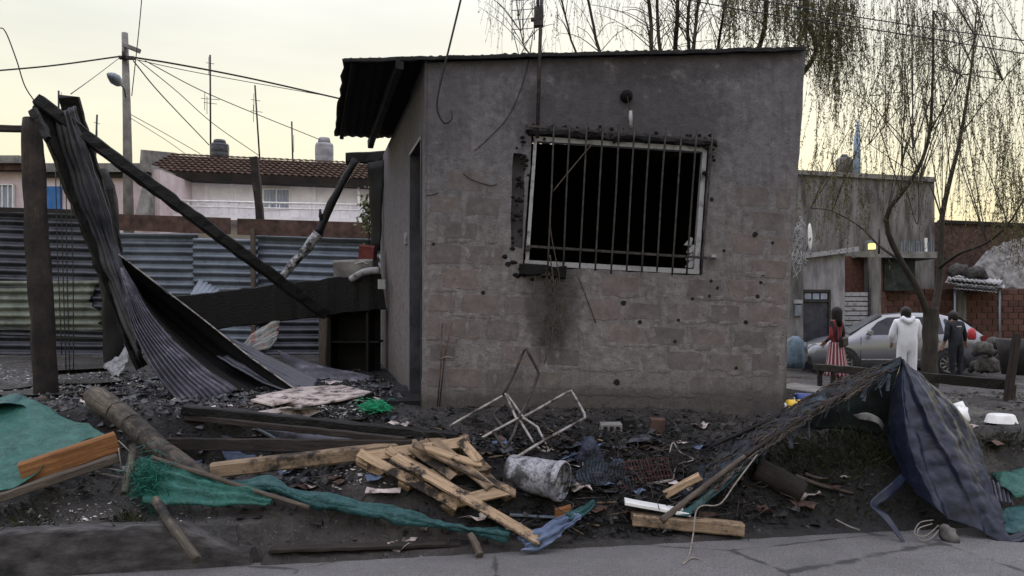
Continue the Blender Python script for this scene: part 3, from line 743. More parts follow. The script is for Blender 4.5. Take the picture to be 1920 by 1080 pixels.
sheet('folded_sheet', 'dark folded roof sheet with a bright raised edge beside the fanned one',
      [[P(222, 478, 7.72), P(380, 600, 7.9), P(470, 672, 7.7), P(560, 736, 7.4)], [P(226, 520, 8.1), P(350, 632, 8.2), P(430, 692, 8.0), P(508, 742, 7.6)], [P(230, 500, 7.66), P(296, 604, 7.7), P(372, 680, 7.5), P(450, 735, 7.25)]], 44, 40, 5, .012, M['soot'], .012, 9)
single('edge_highlight', 'thin bright strip added as the highlight along the folded sheet edge', 'metal strip', MB().tube(cat([P(221, 476, 7.70), P(380, 598, 7.88), P(470, 670, 7.68), P(561, 735, 7.38)], 30), .0085, 6), M['steel_tube'])  # bright tube added to draw the highlight on the fold
sheet('low_sheet', 'grey roof sheet lying nearly flat beyond the folded one',
      [[P(412, 622, 8.2), P(520, 675, 8.1), P(600, 712, 7.9)], [P(440, 660, 8.0), P(520, 706, 7.8), P(580, 735, 7.55)], [P(405, 668, 7.8), P(470, 706, 7.65), P(550, 740, 7.35)]], 30, 40, 7, .012, M['galv_dark'], .02, 12)
sheet('flat_sheet', 'blue grey roof sheet flat on the ash near the door',
      [[P(520, 655, 9.2), P(600, 685, 8.8), P(700, 705, 8.4)], [P(540, 690, 8.7), P(600, 715, 8.2), P(690, 728, 8.0)]], 20, 40, 8, .010, M['streak'], .02, 15)
for i, (a, b) in enumerate((((112, 300), (124, 668)), ((124, 330), (131, 672)), ((133, 380), (138, 670)), ((104, 318), (116, 640)))):
    single('hanging_wire', ['longest black wire hanging beside the brown post', 'straight black wire hanging mid-way between brown post and draped sheet', 'black wire hanging nearest the draped sheet', 'black wire hanging closest to the brown post'][i], 'wire', MB().tube(cat([P(a[0], a[1], 8.6), P((a[0] + b[0]) / 2 + rnd(-3, 3), (a[1] + b[1]) / 2, 8.6), P(b[0], b[1] + 26, 8.6)], 12), .006, 5), M['wire'], 'wires hanging by the brown post')
single('crumpled_sheet', 'crumpled scrap of pale printed sheet with a red streak in the ash', 'metal sheet', MB().grid(surf([[P(452, 645, 8.9), P(500, 608, 9.0), P(525, 600, 9.1)], [P(470, 668, 8.7), P(500, 655, 8.7), P(520, 640, 8.8)]], 14, 24, 5, .03, .06, 6, 4)), basic('printed_tin', (.14, .16, .17), (.30, .31, .30), 8, c=(.30, .09, .08)), solid=.003)
single('silver_bag', 'limp silvery plastic rag lying at the charred post foot', 'rag', MB().grid(surf([[P(195, 692, 9.0), P(215, 672, 9.2), P(240, 652, 9.5)], [P(215, 705, 8.8), P(232, 690, 9.0), P(246, 658, 9.4)]], 12, 12, 0, 0, .09, 7, 5)), basic('silver_rag', (.05, .05, .055), (.22, .22, .23), 14, (.3, .5), .3, 30), solid=.004)
# things by the house side wall
single('dark_cabinet', 'sooty cabinet carcass standing against the side wall', 'cabinet', (lambda m: (m.box(P(660, 640, 9.75), (.75, .03, .9)), m.box(P(625, 640, 9.55), (.03, .4, .9)), m.box(P(694, 640, 9.55), (.03, .4, .9)), m.box(P(660, 578, 9.55), (.8, .45, .03)), m.box(P(660, 640, 9.56), (.75, .36, .025)), m)[-1])(MB()), M['char'])
single('grey_crate', 'plain grey box standing on the charred board by the wall', 'box', MB().plank(P(632, 508, 9.62), P(704, 506, 9.62), .40, .26, segs=4, jit=.006), M['concrete'])
single('red_box', 'small dark red box beside the side wall above the grey one', 'box', MB().plank(P(676, 478, 9.75), P(704, 480, 9.75), .25, .26, segs=2, jit=.006), basic('dull_red', (.10, .022, .02), (.16, .04, .035), 8))
single('white_rag', 'white rag lying on the grey box', 'rag', MB().grid(surf([[P(664, 494, 9.42), P(680, 490, 9.4), P(690, 494, 9.4)], [P(668, 499, 9.5), P(680, 492, 9.5), P(692, 497, 9.5)]], 8, 8, 0, 0, .02, 9)), M['white_plastic'], solid=.006)
single('bent_pipe', 'curved pale pipe resting on the end of the charred board', 'pipe', MB().tube(cat([P(658, 524, 9.25), P(678, 512, 9.2), P(695, 508, 9.2), P(712, 507, 9.2)], 12), .045, 9), M['white_metal'])
single('meter_box', 'white meter box low on the rear corner of the side wall', 'meter box', MB().plank(P(717, 524, 9.0), P(717, 542, 9.0), .10, .08, up=(0, 1, 0)), M['white_metal'])
sh = root('wall_shrub', 'small leafy plant against the rear corner of the house', 'plant', P(692, 450, 11.2))
mb = MB()
for i in range(240):
    c = P(692 + random.gauss(0, 9), 398 + random.gauss(0, 20), 11.2 + rnd(-.2, .2)); a = Vector((rnd(-1, 1), rnd(-1, 1), rnd(-1, 1))).normalized() * .035; b = a.orthogonal() * .6
    mb.add([c - a, c + b, c + a, c - b], [(0, 1, 2, 3)])
M['leaf'] = basic('dull_leaf', (.05, .06, .022), (.12, .13, .05), 9, (.6, .8), 0, 10)
part('foliage', mb, M['leaf'], sh, kind='stuff'); part('stem', MB().tube([P(692, 470, 11.2), P(693, 400, 11.2)], .012, 6), M['wood_dark'], sh)

# ------------------------------------------------------------------ houses, pole and masts beyond the fence
def yb(px): return 19 + (px - 270) / 420 * 1.3
def B(px, py, dy=0.0): 
    p = P(px, py, yb(px)); p.y += dy; return p
wh = root('white_house', 'white upstairs house with brown tiled roof and white balcony rail', 'house', V(-7.2, 19.6, .4))
M['whitewash'] = basic('dirty_whitewash', (.64, .61, .65), (.82, .80, .83), 2.5, (.8, .95), .2, 40)
M['pinkwash'] = basic('pink_wash', (.46, .37, .39), (.62, .53, .54), 2, (.8, .95), .2, 40)
def slab(m, x0, x1, y0, y1, d0, d1, f=B): return m.hexa([f(x0, y0, d0), f(x1, y0, d0), f(x1, y1, d0), f(x0, y1, d0)], [f(x0, y0, d1), f(x1, y0, d1), f(x1, y1, d1), f(x0, y1, d1)])
z_e, z_r = 5.12, 5.86
def BX(px, z, dy): 
    p = B(px, 585, dy); p.z = z; return p
part('wall', MB().hexa([BX(272, .3, 0), BX(700, .3, 0), BX(700, z_e, 0), BX(272, z_e, 0)], [BX(272, .3, 4), BX(700, .3, 4), BX(700, z_e, 4), BX(272, z_e, 4)]), M['whitewash'], wh)
roof = root('roof', None, None, V(0, 0, 4.6)); roof.parent = wh
M['tile'] = basic('clay_tile', (.060, .042, .036), (.120, .082, .068), 7, (.95, 1.0), .3, 30, spec=.03)
tm = MB(); NR = 8
for r in range(NR):
    u0, u1 = r / NR, (r + 1.15) / NR; rows = []
    for k in range(2):
        u = (u0, u1)[k]; row = []
        for i in range(200):
            px = lerp(283, 702, i / 199); a = BX(px, lerp(z_e - .06, z_r, u) + (.05 if k == 0 else 0) + .035 * abs(math.sin(i / 199 * math.pi * 34)), lerp(-.55, 1.25, u)); row.append(a)
        rows.append(row)
    tm.grid(rows, 0, False)
part('roof_tiles', tm, M['tile'], roof, kind='stuff', solid=.02)
part('roof_deck', MB().hexa([BX(284, z_e - .07, -.5), BX(701, z_e - .07, -.5), BX(701, z_r - .02, 1.24), BX(284, z_r - .02, 1.24)], [BX(284, z_e - .10, -.5), BX(701, z_e - .10, -.5), BX(701, z_r - .5, 1.24), BX(284, z_r - .5, 1.24)]), M['tile'], roof)
part('eave_board', slab(MB(), 283, 702, 0, 0, 0, 0) if False else MB().hexa([BX(283, z_e - .2, -.5), BX(702, z_e - .2, -.5), BX(702, z_e - .012, -.53), BX(283, z_e - .012, -.53)], [BX(283, z_e - .2, .02), BX(702, z_e - .2, .02), BX(702, z_e + .05, .02), BX(283, z_e + .05, .02)]), M['wood_post'], roof)
part('gable', MB().hexa([BX(282, z_e - .25, -.6), BX(286, z_e - .25, -.6), BX(286, z_e + .5, -.5), BX(282, z_e + .5, -.5)], [BX(282, z_r - .4, 1.3), BX(286, z_r - .4, 1.3), BX(286, z_r + .07, 1.3), BX(282, z_r + .07, 1.3)]), M['concrete'], roof)
for x in (388, 436, 590): part('pilaster', slab(MB(), x - 3, x + 3, 345, 430, -.06, .0), M['whitewash'], wh)
def window(parent, x0, x1, y0, y1, f, pane, n=2, frame='white_plastic'):
    m = MB(); tck = 2.2
    for a, b, c, d in ((x0, x1, y0, y0 + tck), (x0, x1, y1 - tck, y1), (x0, x0 + tck, y0 + tck, y1 - tck), (x1 - tck, x1, y0 + tck, y1 - tck)): slab(m, a, b, c, d, -.08, -.01, f)
    for k in range(1, n): xm = lerp(x0, x1, k / n); slab(m, xm - 1, xm + 1, y0 + tck, y1 - tck, -.07, -.012, f)
    w = part('window', m, M[frame], parent)
    for k in range(n): part('pane', slab(MB(), lerp(x0, x1, k / n) + 1.2, lerp(x0, x1, (k + 1) / n) - 1.2, y0 + tck, y1 - tck, -.03, -.014, f), M[pane], w)
    return w
M['pane_blue'] = basic('curtained_pane', (.14, .17, .24), (.34, .38, .46), 5, (.1, .25), 0, 10, stretch=(6, 1, .6))
window(wh, 494, 545, 354, 394, B, 'pane_blue', 2); window(wh, 303, 349, 347, 392, B, 'glass_dark', 3)
rail = root('balcony_rail', None, None, V(0, 0, 3.6)); rail.parent = wh
for y in (386, 396): part('handrail', MB().tube([B(275, y - 1, -1.0), B(690, y + 8, -1.0)], .025, 6), M['white_plastic'], rail)
for i in range(24):
    x = 276 + i * 18; part('baluster', MB().tube([B(x, 385 + (x - 275) * .02, -1.0), B(x, 425, -1.0)], .017 if i % 6 else .03, 5), M['white_plastic'], rail)
part('balcony_floor', MB().hexa([BX(272, 3.85, -1.1), BX(700, 3.85, -1.1), BX(700, 3.97, -1.1), BX(272, 3.97, -1.1)], [BX(272, 3.85, 0), BX(700, 3.85, 0), BX(700, 3.97, 0), BX(272, 3.97, 0)]), M['whitewash'], wh)
part('downpipe', MB().tube([B(676, 340, -.3), B(678, 430, -.3)], .04, 7), M['white_plastic'], wh)

def BP(px, py, dy=0.0):
    p = P(px, py, 17.5); p.y += dy; return p
ph = root('pink_house', 'low pale pink house with barred window and blue door', 'house', V(-10, 18, .4))
def pslab(x0, x1, y0, y1, d0, d1, yy=0): return slab(MB(), x0, x1, y0, y1, d0, d1, BP)
part('wall', pslab(-160, 300, 318, 560, 0, 3.2), M['pinkwash'], ph)
part('roof_slab', pslab(-170, 55, 297, 311, -.35, 3.4), M['concrete'], ph)
part('fascia', pslab(-168, 53, 311.5, 322, -.25, .0), M['rust'], ph)
part('roof_slab', pslab(55.5, 286, 309, 325, -.2, 3.4), M['concrete'], ph)
part('gutter', pslab(60, 284, 325.5, 333, -.12, 0), M['wood_dark'], ph)
window(ph, -14, 29, 346, 396, BP, 'pane_blue', 4)
part('door', pslab(84, 117, 350, 420, -.05, 0), basic('blue_paint', (.02, .10, .28), (.04, .15, .38), 5, (.4, .6), .1), ph)
part('buttress', MB().hexa([BP(266, 420, -.4), BP(290, 420, -.4), BP(290, 340, -.1), BP(274, 340, -.1)], [BP(266, 420, 0), BP(290, 420, 0), BP(290, 340, 0), BP(274, 340, 0)]), M['concrete'], ph)

def tank(name, label, px, y0, y1, w, Y, m):
    r = w / 2 / F * Y; top = P(px, y0, Y); bot = P(px, y1, Y); h = top.z - bot.z
    q = lambda u: bot + V(0, 0, h * u)
    rt = root(name, label, 'water tank', bot)
    part('body', MB().tube([q(0), q(.03), q(.3), q(.33), q(.36), q(.62), q(.65), q(.68), q(.78)], [r * k for k in (.94, 1, 1, .97, 1, 1, .97, 1, .93)], 20), m, rt)
    part('lid', MB().tube([q(.785), q(.9), q(.98), q(1)], [r * .72, r * .66, r * .6, r * .3], 16), m, rt)
tank('water_tank', 'dark ribbed water tank on the tiled roof', 412, 262, 300, 34, 20.6, M['galv_dark'])
tank('water_tank', 'pale grey water tank above the tiled roof near the burnt eaves', 608, 258, 312, 34, 21.6, basic('grey_tank', (.20, .20, .22), (.30, .30, .32), 4))
def antenna(px, y0, y1, dx, Y, label, els):
    rt = root('roof_antenna', label, 'antenna', P(px + dx, y1, Y))
    part('mast', MB().tube([P(px, y0, Y), P(px + dx, y1, Y)], .025, 6), M['wire'], rt)
    for (fy, w) in els:
        c = P(px + dx * fy, lerp(y0, y1, fy), Y)
        part('element', MB().tube([c + V(-w, .1, .05), c + V(w, -.1, -.05)], .008, 5), M['wire'], rt)
        part('element', MB().tube([c + V(-w * .8, .2, -.25), c + V(-w * .8, .2, .25)], .008, 5), M['wire'], rt)
antenna(394, 103, 300, 1, 20.5, 'tallest roof antenna mast beside the dark water tank', [(.08, .15), (.42, .3), (.46, .22)])
antenna(478, 160, 300, 9, 20.9, 'slightly leaning antenna mast between the two water tanks', [(.2, .16), (.35, .2)])
antenna(547, 228, 305, 2, 21.3, 'short bare mast beside the pale water tank', [(.5, .02)])
antenna(182, 215, 320, -4, 21, 'thin antenna on the pink house roof by the street pole', [(.15, .14), (.4, .1)])
antenna(165, 262, 318, 3, 21, 'stubby antenna on the pink house roof', [(.3, .08)])
antenna(110, 170, 330, 0, 21, 'thin antenna seen over the draped sheet', [(.1, .06)])

up = root('utility_pole', 'grey concrete utility pole with a street lamp arm', 'pole', P(243, 470, 16))
part('shaft', MB().tube([P(234, 62, 16), P(238, 220, 16), P(243, 520, 16)], [.065, .085, .12], 12), M['concrete'], up)
part('crossarm', MB().plank(P(232, 84, 15.9), P(262, 96, 15.9), .09, .09), M['concrete'], up)
part('clamp', MB().plank(P(224, 108, 15.88), P(252, 109, 15.88), .08, .07), M['black_iron'], up)
la = part('lamp_arm', MB().tube(cat([P(236, 182, 15.85), P(232, 165, 15.6), P(222, 155, 15.3)], 8), .022, 7), M['galv'], up)
part('lamp_head', MB().tube(cat([P(224, 157, 15.35), P(214, 147, 15.0), P(202, 139, 14.8)], 7), [.04, .09, .11, .12, .11, .08, .03], 10), M['galv'], la)
part('insulator', MB().tube([P(232, 96, 15.85), P(232, 110, 15.85)], .04, 8), M['black_iron'], up)
def cablew(label, pts, r=.011, name='overhead_wire', n=24, m='wire', grp='overhead wires'):
    return single(name, label, 'wire', MB().tube(cat(pts, n), r, 5), M[m], grp)
cablew('thick overhead wire running to the pole from the picture edge', [P(-60, 137, 16), P(90, 124, 16), P(224, 106, 16)], .018)
cablew('thick overhead wire from the pole to the burnt roof', [P(254, 108, 16), P(330, 120, 17), P(470, 147, 18), P(660, 190, 19)], .022)
cablew('thinner wire just under the thick one to the burnt roof', [P(256, 112, 16), P(380, 138, 17), P(660, 188, 18.6)], .009)
cablew('wire rising steeply past the pole top', [P(270, -60, 15.5), P(262, 40, 15.7), P(247, 180, 15.9)], .010)
cablew('steep service wire from the pole to the tiled roof near the dark tank', [P(250, 114, 16), P(300, 175, 17), P(392, 272, 20)], .014)
cablew('service wire from the pole to the foot of the leaning mast', [P(258, 112, 16), P(330, 170, 17), P(400, 232, 18.5), P(486, 292, 20.5)], .010)
cablew('long sloping wire from the pole to the pale tank', [P(272, 114, 16), P(400, 180, 18), P(600, 262, 21)], .011)
cablew('two-strand drop wire from the pole to the draped plank', [P(222, 110, 16), P(180, 142, 14), P(133, 176, 9)], .007)
cablew('low pair wire from mid pole to the tiled roof', [P(244, 214, 16), P(300, 245, 17.5), P(375, 288, 19.5)], .008)
cablew('fainter low wire from mid pole to the tiled roof', [P(246, 222, 16), P(310, 262, 18), P(350, 290, 19.5)], .007)
cablew('loose wire dropping from the sky to the charred post top', [P(-10, 54, 7.0), P(8, 56, 7.05), P(30, 110, 7.1), P(46, 160, 7.15), P(66, 192, 7.2)], .006)
# mast, hanging cable on the house
ms = root('service_mast', 'black service mast rising above the window of the burnt house', 'mast', W(1008, 250, -.06))
part('pipe', MB().tube([W(1017, -60, -.06), W(1012, 90, -.06), W(1007, 262, -.06)], .016, 9), M['black_iron'], ms)
part('second_pipe', MB().tube([W(1009, -60, -.03), W(1008, 40, -.04)], .012, 8), M['black_iron'], ms)
part('bracket', MB().plank(W(1010, 20, -.05), W(1010, 54, -.05), .085, .07, segs=4, jit=.008, up=(0, 1, 0)), M['black_iron'], ms)
part('clip', MB().plank(W(995, 42, -.06), W(1008, 42, -.06), .03, .03), M['black_iron'], ms)
cablew('black cable hanging in a hook over the front wall', [W(880, -50, -.25), W(872, 0, -.24), W(848, 95, -.2), W(826, 180, -.16), W(823, 215, -.14), W(836, 238, -.12), W(849, 228, -.1), W(848, 212, -.08)], .0095, 'hanging_cable', 40)
cablew('upper wire crossing the willow by the picture corner', [P(1380, -8, 11), P(1560, 24, 11), P(1740, 52, 11), P(1980, 84, 11)], .009)
cablew('lower wire crossing the willow and the roof corner', [P(1240, -10, 11), P(1400, 20, 11), P(1640, 56, 11), P(1980, 110, 11)], .009)
lt = root('lattice_antenna', 'pale lattice grid antenna behind the service mast', 'antenna', P(980, 120, 12.5))
for x in (960, 981, 1002): part('rod', MB().tube([P(x, -40, 12.5), P(x, 75, 12.5)], .008, 5), M['galv'], lt)
for y in (2, 20, 38, 56): part('rod', MB().tube([P(958, y, 12.5), P(1008, y - 4, 12.5)], .007, 5), M['galv'], lt)
part('strut', MB().tube([P(1000, 56, 12.5), P(975, 105, 12.5)], .009, 5), M['galv'], lt)
part('strut', MB().tube([P(962, 60, 12.5), P(978, 125, 12.5)], .009, 5), M['galv'], lt)
# ------------------------------------------------------------------ buildings across the side street
def C(px, py, Y, dy=0.0):
    p = P(px, py, Y); p.y += dy; return p
def rslab(x0, x1, y0, y1, Y, d, y0b=None, y1b=None):
    y0b = y0 if y0b is None else y0b; y1b = y1 if y1b is None else y1b
    q = [(x0, y0), (x1, y0b), (x1, y1b), (x0, y1)]
    return MB().hexa([C(a, b, Y) for a, b in q], [C(a, b, Y, d) for a, b in q])
M['stained'] = basic('stained_concrete', (.055, .052, .05), (.20, .19, .185), 1.6, (.8, .95), .3, 30, stretch=(2.5, 2.5, .5))
M['pale_render'] = basic('pale_render', (.14, .135, .14), (.33, .32, .33), 2, (.8, .95), .3, 30, stretch=(2, 2, .5))
gb = root('grey_building', 'two storey stained grey concrete building across the street', 'building', V(9.6, 24, -.15))
part('upper_wall', rslab(1490, 1752, 320, 560, 24.5, 5, 334, 560), M['stained'], gb)
part('parapet', rslab(1488, 1754, 318, 326, 24.4, .3, 332, 341), M['concrete'], gb)
part('lower_wall', rslab(1470, 1584, 476, 705, 22.3, 2.0, 470, 705), M['pale_render'], gb)
part('coping', rslab(1490, 1610, 478, 487, 22.1, .5, 462, 471), M['white_metal'], gb)
part('recess_wall', rslab(1582, 1660, 480, 705, 23.0, 1.3), M['brick'], gb)
part('balcony_slab', rslab(1608, 1765, 470, 482, 22.6, 1.8, 472, 484), M['concrete'], gb)
part('pillar', rslab(1630, 1652, 482, 705, 22.5, .35), M['stained'], gb)
part('pillar', rslab(1474, 1506, 480, 705, 22.0, .3), M['stained'], gb)
dr = part('door', rslab(1505, 1556, 546, 700, 22.26, .03), basic('dark_door', (.02, .021, .028), (.05, .052, .065), 4, (.4, .6)), gb)
part('door_frame', (lambda m: ([m.hexa([C(a, b, 22.2), C(c, b, 22.2), C(c, d, 22.2), C(a, d, 22.2)], [C(a, b, 22.2, .05), C(c, b, 22.2, .05), C(c, d, 22.2, .05), C(a, d, 22.2, .05)]) for a, b, c, d in ((1502, 543, 1558, 548), (1502, 548, 1506, 700), (1554, 548, 1558, 700), (1506, 563, 1554, 566))], m)[-1])(MB()), M['black_iron'], gb)
for k in range(3): part('transom_pane', rslab(1509 + k * 15, 1521 + k * 15, 550, 561, 22.24, .015), M['pane_blue'], dr)
gt = root('slatted_gate', None, None, V(0, 0, 0)); gt.parent = gb
for k in range(11): part('slat', rslab(1577, 1629, 548 + k * 9, 555 + k * 9, 22.4, .03), M['white_metal'] if k < 8 else M['galv_green'], gt)
part('gate_post', rslab(1629, 1633, 540, 700, 22.35, .08), M['black_iron'], gt)
part('gate_post', rslab(1572, 1577, 540, 700, 22.35, .08), M['galv'], gt)
for k in range(14): part('baluster', rslab(1690 + k * 4.6, 1692 + k * 4.6, 452, 472, 22.7, .04), M['galv'], gb)
part('balcony_frame', rslab(1735, 1739, 446, 476, 22.65, .06), M['white_plastic'], gb)
part('dark_opening', rslab(1658, 1716, 486, 545, 22.95, .05), basic('opening_shade', (.012, .016, .014), (.035, .045, .038), 4), gb)  # solid dark slab; the shade inside the opening is its colour
part('meter_box', rslab(1491, 1503, 572, 592, 21.9, .1), M['galv'], gb)
part('meter_box', rslab(1490, 1505, 562, 569, 21.9, .1), M['white_metal'], gb)
lm = root('street_light', 'small lit yellow lamp on a bracket over the balcony slab', 'lamp', C(1637, 470, 22.3))
t = NT('lit_lamp'); t.b.inputs['Emission Color'].default_value = (1, .9, .3, 1); t.b.inputs['Emission Strength'].default_value = .45; M['lit'] = t.fin((.6, .55, .2), .5)
part('lamp_glass', rslab(1632, 1642, 456, 467, 22.2, .15), M['lit'], lm); part('hood', rslab(1629, 1645, 450, 454, 22.15, .25), M['galv'], lm); part('bracket', MB().tube([C(1649, 430, 22.3), C(1648, 476, 22.3)], .03, 6), M['black_iron'], lm)
dish = root('satellite_dish', 'pale satellite dish on the grey wall beside tangled cables', 'dish', C(1518, 470, 21.8))
rows = []
for i in range(6):
    r = .42 * i / 5; rows.append([C(1516, 445, 21.7) + V(.35 * r * math.cos(a * .3927) - .25 * r * r + .1, .9 * r * math.cos(a * .3927) * .6 + .3 * r * r, r * math.sin(a * .3927)) for a in range(17)])
part('reflector', MB().grid(rows), M['white_plastic'], dish, solid=.01); part('arm', MB().tube([C(1512, 470, 21.9), C(1520, 446, 21.5)], .02, 6), M['galv'], dish)
mb = MB()
for i in range(60):
    a = C(1498 + random.gauss(0, 5), rnd(405, 490), 21.6 + rnd(-.2, .2)); mb.tube(cat([a, a + V(rnd(-.15, .15), 0, rnd(-.4, 0)), a + V(rnd(-.2, .2), 0, rnd(-.6, -.2))], 5), .014, 4)
single('cable_tangle', 'tangle of pale cables bunched on the grey wall corner', 'cables', mb, M['white_metal'], kind='stuff')
wt = root('roof_tank', 'small dark tank on the grey building roof', 'water tank', C(1583, 326, 26))
part('body', MB().tube([C(1583, 325, 26), C(1583, 300, 26), C(1583, 296, 26)], [.28, .28, .2], 14), M['stained'], wt); part('lid', MB().tube([C(1583, 296, 26), C(1583, 290, 26)], [.14, .1], 12), M['galv_dark'], wt)
sp = root('far_spire', 'slender pale blue spire far off behind the willow', 'spire', C(1607, 330, 60))
M['far_blue'] = basic('pale_blue_metal', (.25, .36, .52), (.38, .48, .62), 2)
part('cone', MB().tube([C(1606, 330, 60), C(1607, 262, 60), C(1609, 222, 60)], [.30, .26, .02], 10), M['far_blue'], sp); part('base', MB().tube([C(1606, 420, 60), C(1606, 330, 60)], .32, 10), M['far_blue'], sp)

# brick wall, brick by brick
bw = root('brick_wall', 'low unplastered red brick wall behind the parked car', 'wall', C(1790, 700, 23.2))
part('mortar', rslab(1653, 2010, 541, 706, 23.3, .12), basic('dark_mortar', (.10, .075, .065), (.17, .13, .11), 8), bw)
bb = MB().plank((-.5, 0, 0), (.5, 0, 0), 1, 1, cham=.05)
bme = bpy.data.meshes.new('brick'); bme.from_pydata([tuple(v) for v in bb.v], [], bb.f); bme.materials.append(M['brick'])
for row in range(13):
    for k in range(19):
        x = 1664 + k * 19.6 + (9.8 if row % 2 else 0); y = 547 + row * 11.4
        if x > 1935 or (row > 9 and x < 1830): continue
        o = bpy.data.objects.new('brick', bme); COL.objects.link(o); o.parent = bw
        o.location = C(x, y, 23.28) - bw.location + V(0, .04 - rnd(0, .012), 0); o.scale = (18 / F * 23.3, .1, 9.9 / F * 23.3); o.rotation_euler = (0, rnd(-.01, .01), 0)
part('pier', rslab(1796, 1812, 540, 706, 23.1, .3), M['stained'], bw)
bb2 = root('brown_building', 'plain brown brick building behind the tree, flat roof line', 'building', C(1850, 700, 28))
part('wall', rslab(1765, 2060, 414, 640, 27.5, 4, 426, 640), M['rust'], bb2); part('parapet', rslab(1763, 2062, 412, 418, 27.4, .2, 424, 431), M['wood_dark'], bb2)
single('slanted_roof_sheet', 'grey sloping roof sheet under the branches beyond the brick wall', 'roof', MB().grid(surf([[C(1795, 535, 24.2), C(1850, 470, 26.5)], [C(1880, 540, 24.2), C(1900, 450, 26.5)], [C(1990, 545, 24.2), C(1990, 440, 26.5)]], 20, 40, 7, .04)), M['stained'], solid=.02)
aw = root('awning', 'awning of weathered pale sheets over the brick wall', 'awning', C(1830, 560, 22.5))
for k, (a, b, c, d) in enumerate(((1772, 530, 1884, 540), (1776, 522, 1880, 531), (1788, 541, 1870, 548))): part('sheet', MB().grid(surf([[C(a, b, 22.2), C(c, d, 22.2)], [C(a + 4, b - 7, 23.2), C(c, d - 6, 23.2)]], 30, 8, 12, .03, across=True)), M['white_metal'], aw, solid=.01)
for x in (1790, 1874): part('support', MB().tube([C(x, 540, 22.3), C(x, 700, 22.3)], .03, 6), M['galv'], aw)
for k, (x, y, w, nm) in enumerate(((1798, 505, .5, 'grey bundle on the awning nearest the tree'), (1830, 510, .6, 'longer grey bundle on the middle of the awning'))):
    single('tarp_bundle', nm, 'bundle', MB().tube(cat([C(x - 18, y + 10, 22.6), C(x, y, 22.7), C(x + 22, y + 12, 22.6)], 10), [.05, .12, .18, .2, .2, .18, .2, .15, .1, .04], 9, jit=.5, seed=k), M['rubble'])

# ------------------------------------------------------------------ parked car
CAR_LEN = 4.42
car = root('parked_car', 'silver grey five door car parked beside the tree, front to the grey building', 'car', V(10.45, 20.5, H(10.45, 20.5)))
car.rotation_euler = (0, 0, R(-13))
def cpart(name, mb, mats, parent=car, **k):
    o = mesh_obj(name, mb, mats); o.parent = parent; return o
st = [(0.00, .36, .60, .68, .66, .60), (.10, .24, .72, .80, .80, .70), (.45, .20, .86, .95, .87, .72), (1.00, .20, .95, 1.06, .90, .70), (1.45, .20, 1.0, 1.36, .905, .64), (1.92, .20, 1.02, 1.61, .91, .60),
      (2.6, .20, 1.04, 1.67, .91, .60), (3.25, .20, 1.07, 1.645, .91, .59), (3.85, .22, 1.10, 1.50, .90, .57), (4.18, .26, 1.09, 1.22, .87, .62), (4.34, .34, 1.0, 1.08, .82, .66), (4.42, .45, .88, .94, .74, .62)]
def sect(x):
    for a, b in zip(st, st[1:]):
        if a[0] <= x <= b[0]:
            u = (x - a[0]) / (b[0] - a[0]); return [lerp(p, q, u) for p, q in zip(a, b)]
    return list(st[-1])
def half(s):
    x, zb, be, zr, hw, hr = s
    return [(0, zb), (hw - .14, zb), (hw - .04, zb + .08), (hw, zb + (be - zb) * .45), (hw + .005, zb + (be - zb) * .72), (hw - .03, be), (lerp(hw - .04, hr, .5), lerp(be, zr, .5)), (hr, zr - .05), (hr - .09, zr), (0, zr + .025)]
CX = lambda x: x - CAR_LEN / 2
rows = []
for i in range(45):
    h = half(sect(CAR_LEN * i / 44)); x = CX(CAR_LEN * i / 44)
    rows.append([V(x, -a, b) for a, b in h] + [V(x, a, b) for a, b in h[-2::-1]])
mb = MB().grid(rows); n = len(rows[0])
mb.f.append(list(range(n))); mb.m.append(0); mb.sm.append(True); mb.f.append(list(range(44 * n, 45 * n))[::-1]); mb.m.append(0); mb.sm.append(True)
t = NT('silver_paint'); M['paint'] = t.fin((.20, .205, .225), .30, None, .5); t.b.inputs['Coat Weight'].default_value = .6
body = cpart('body', mb, M['paint'])
def glass_y(x, z):
    s = sect(x); h = half(s); be, zr = s[2], s[3]
    u = max(0, min(1, (z - be) / max(.01, (zr - .05 - be)))); return lerp(h[5][0], h[7][0], u) + .030
M['glass'] = basic('car_glass', (.015, .017, .02), (.022, .024, .03), 3, (.04, .06), 0, 10)
for sgn in (-1, 1):
    for poly in ([(1.42, 1.08), (2.45, 1.10), (2.42, 1.56), (2.0, 1.545), (1.75, 1.42)], [(2.53, 1.10), (3.32, 1.13), (3.28, 1.545), (2.5, 1.565)], [(3.40, 1.15), (3.88, 1.19), (3.66, 1.42), (3.38, 1.52)]):
        m = MB(); m.add([V(CX(x), sgn * glass_y(x, z), z) for x, z in poly], [tuple(range(len(poly)))]); m.add([V(CX(x), sgn * (glass_y(x, z) - .05), z) for x, z in poly], [tuple(range(len(poly)))[::-1]])
        cpart('side_window', m, M['glass'])
rows = [[V(CX(lerp(1.05, 1.90, u)) - .012, lerp(-.70, .70, v) * lerp(1, .80, u), lerp(1.085, 1.60, u) + .045 * (1 - (2 * v - 1) ** 2) + .008) for v in [k / 8 for k in range(9)]] for u in [k / 6 for k in range(7)]]
t = NT('windscreen_glass'); t.b.inputs['IOR'].default_value = 2.2; M['screen'] = t.fin((.10, .11, .12), .08)
cpart('windscreen', MB().grid(rows), M['screen'])
cpart('rear_screen', MB().grid([[V(CX(lerp(3.75, 4.12, u)) + .02, lerp(-.52, .52, v), lerp(1.56, 1.27, u) + .02) for v in (0, .5, 1)] for u in (0, .5, 1)]), M['glass'])
M['tyre'] = basic('tyre_rubber', (.012, .012, .013), (.03, .03, .03), 20, (.8, .95), .2)
M['trim'] = basic('black_trim', (.015, .015, .016), (.03, .03, .03), 10, (.5, .7), .1)
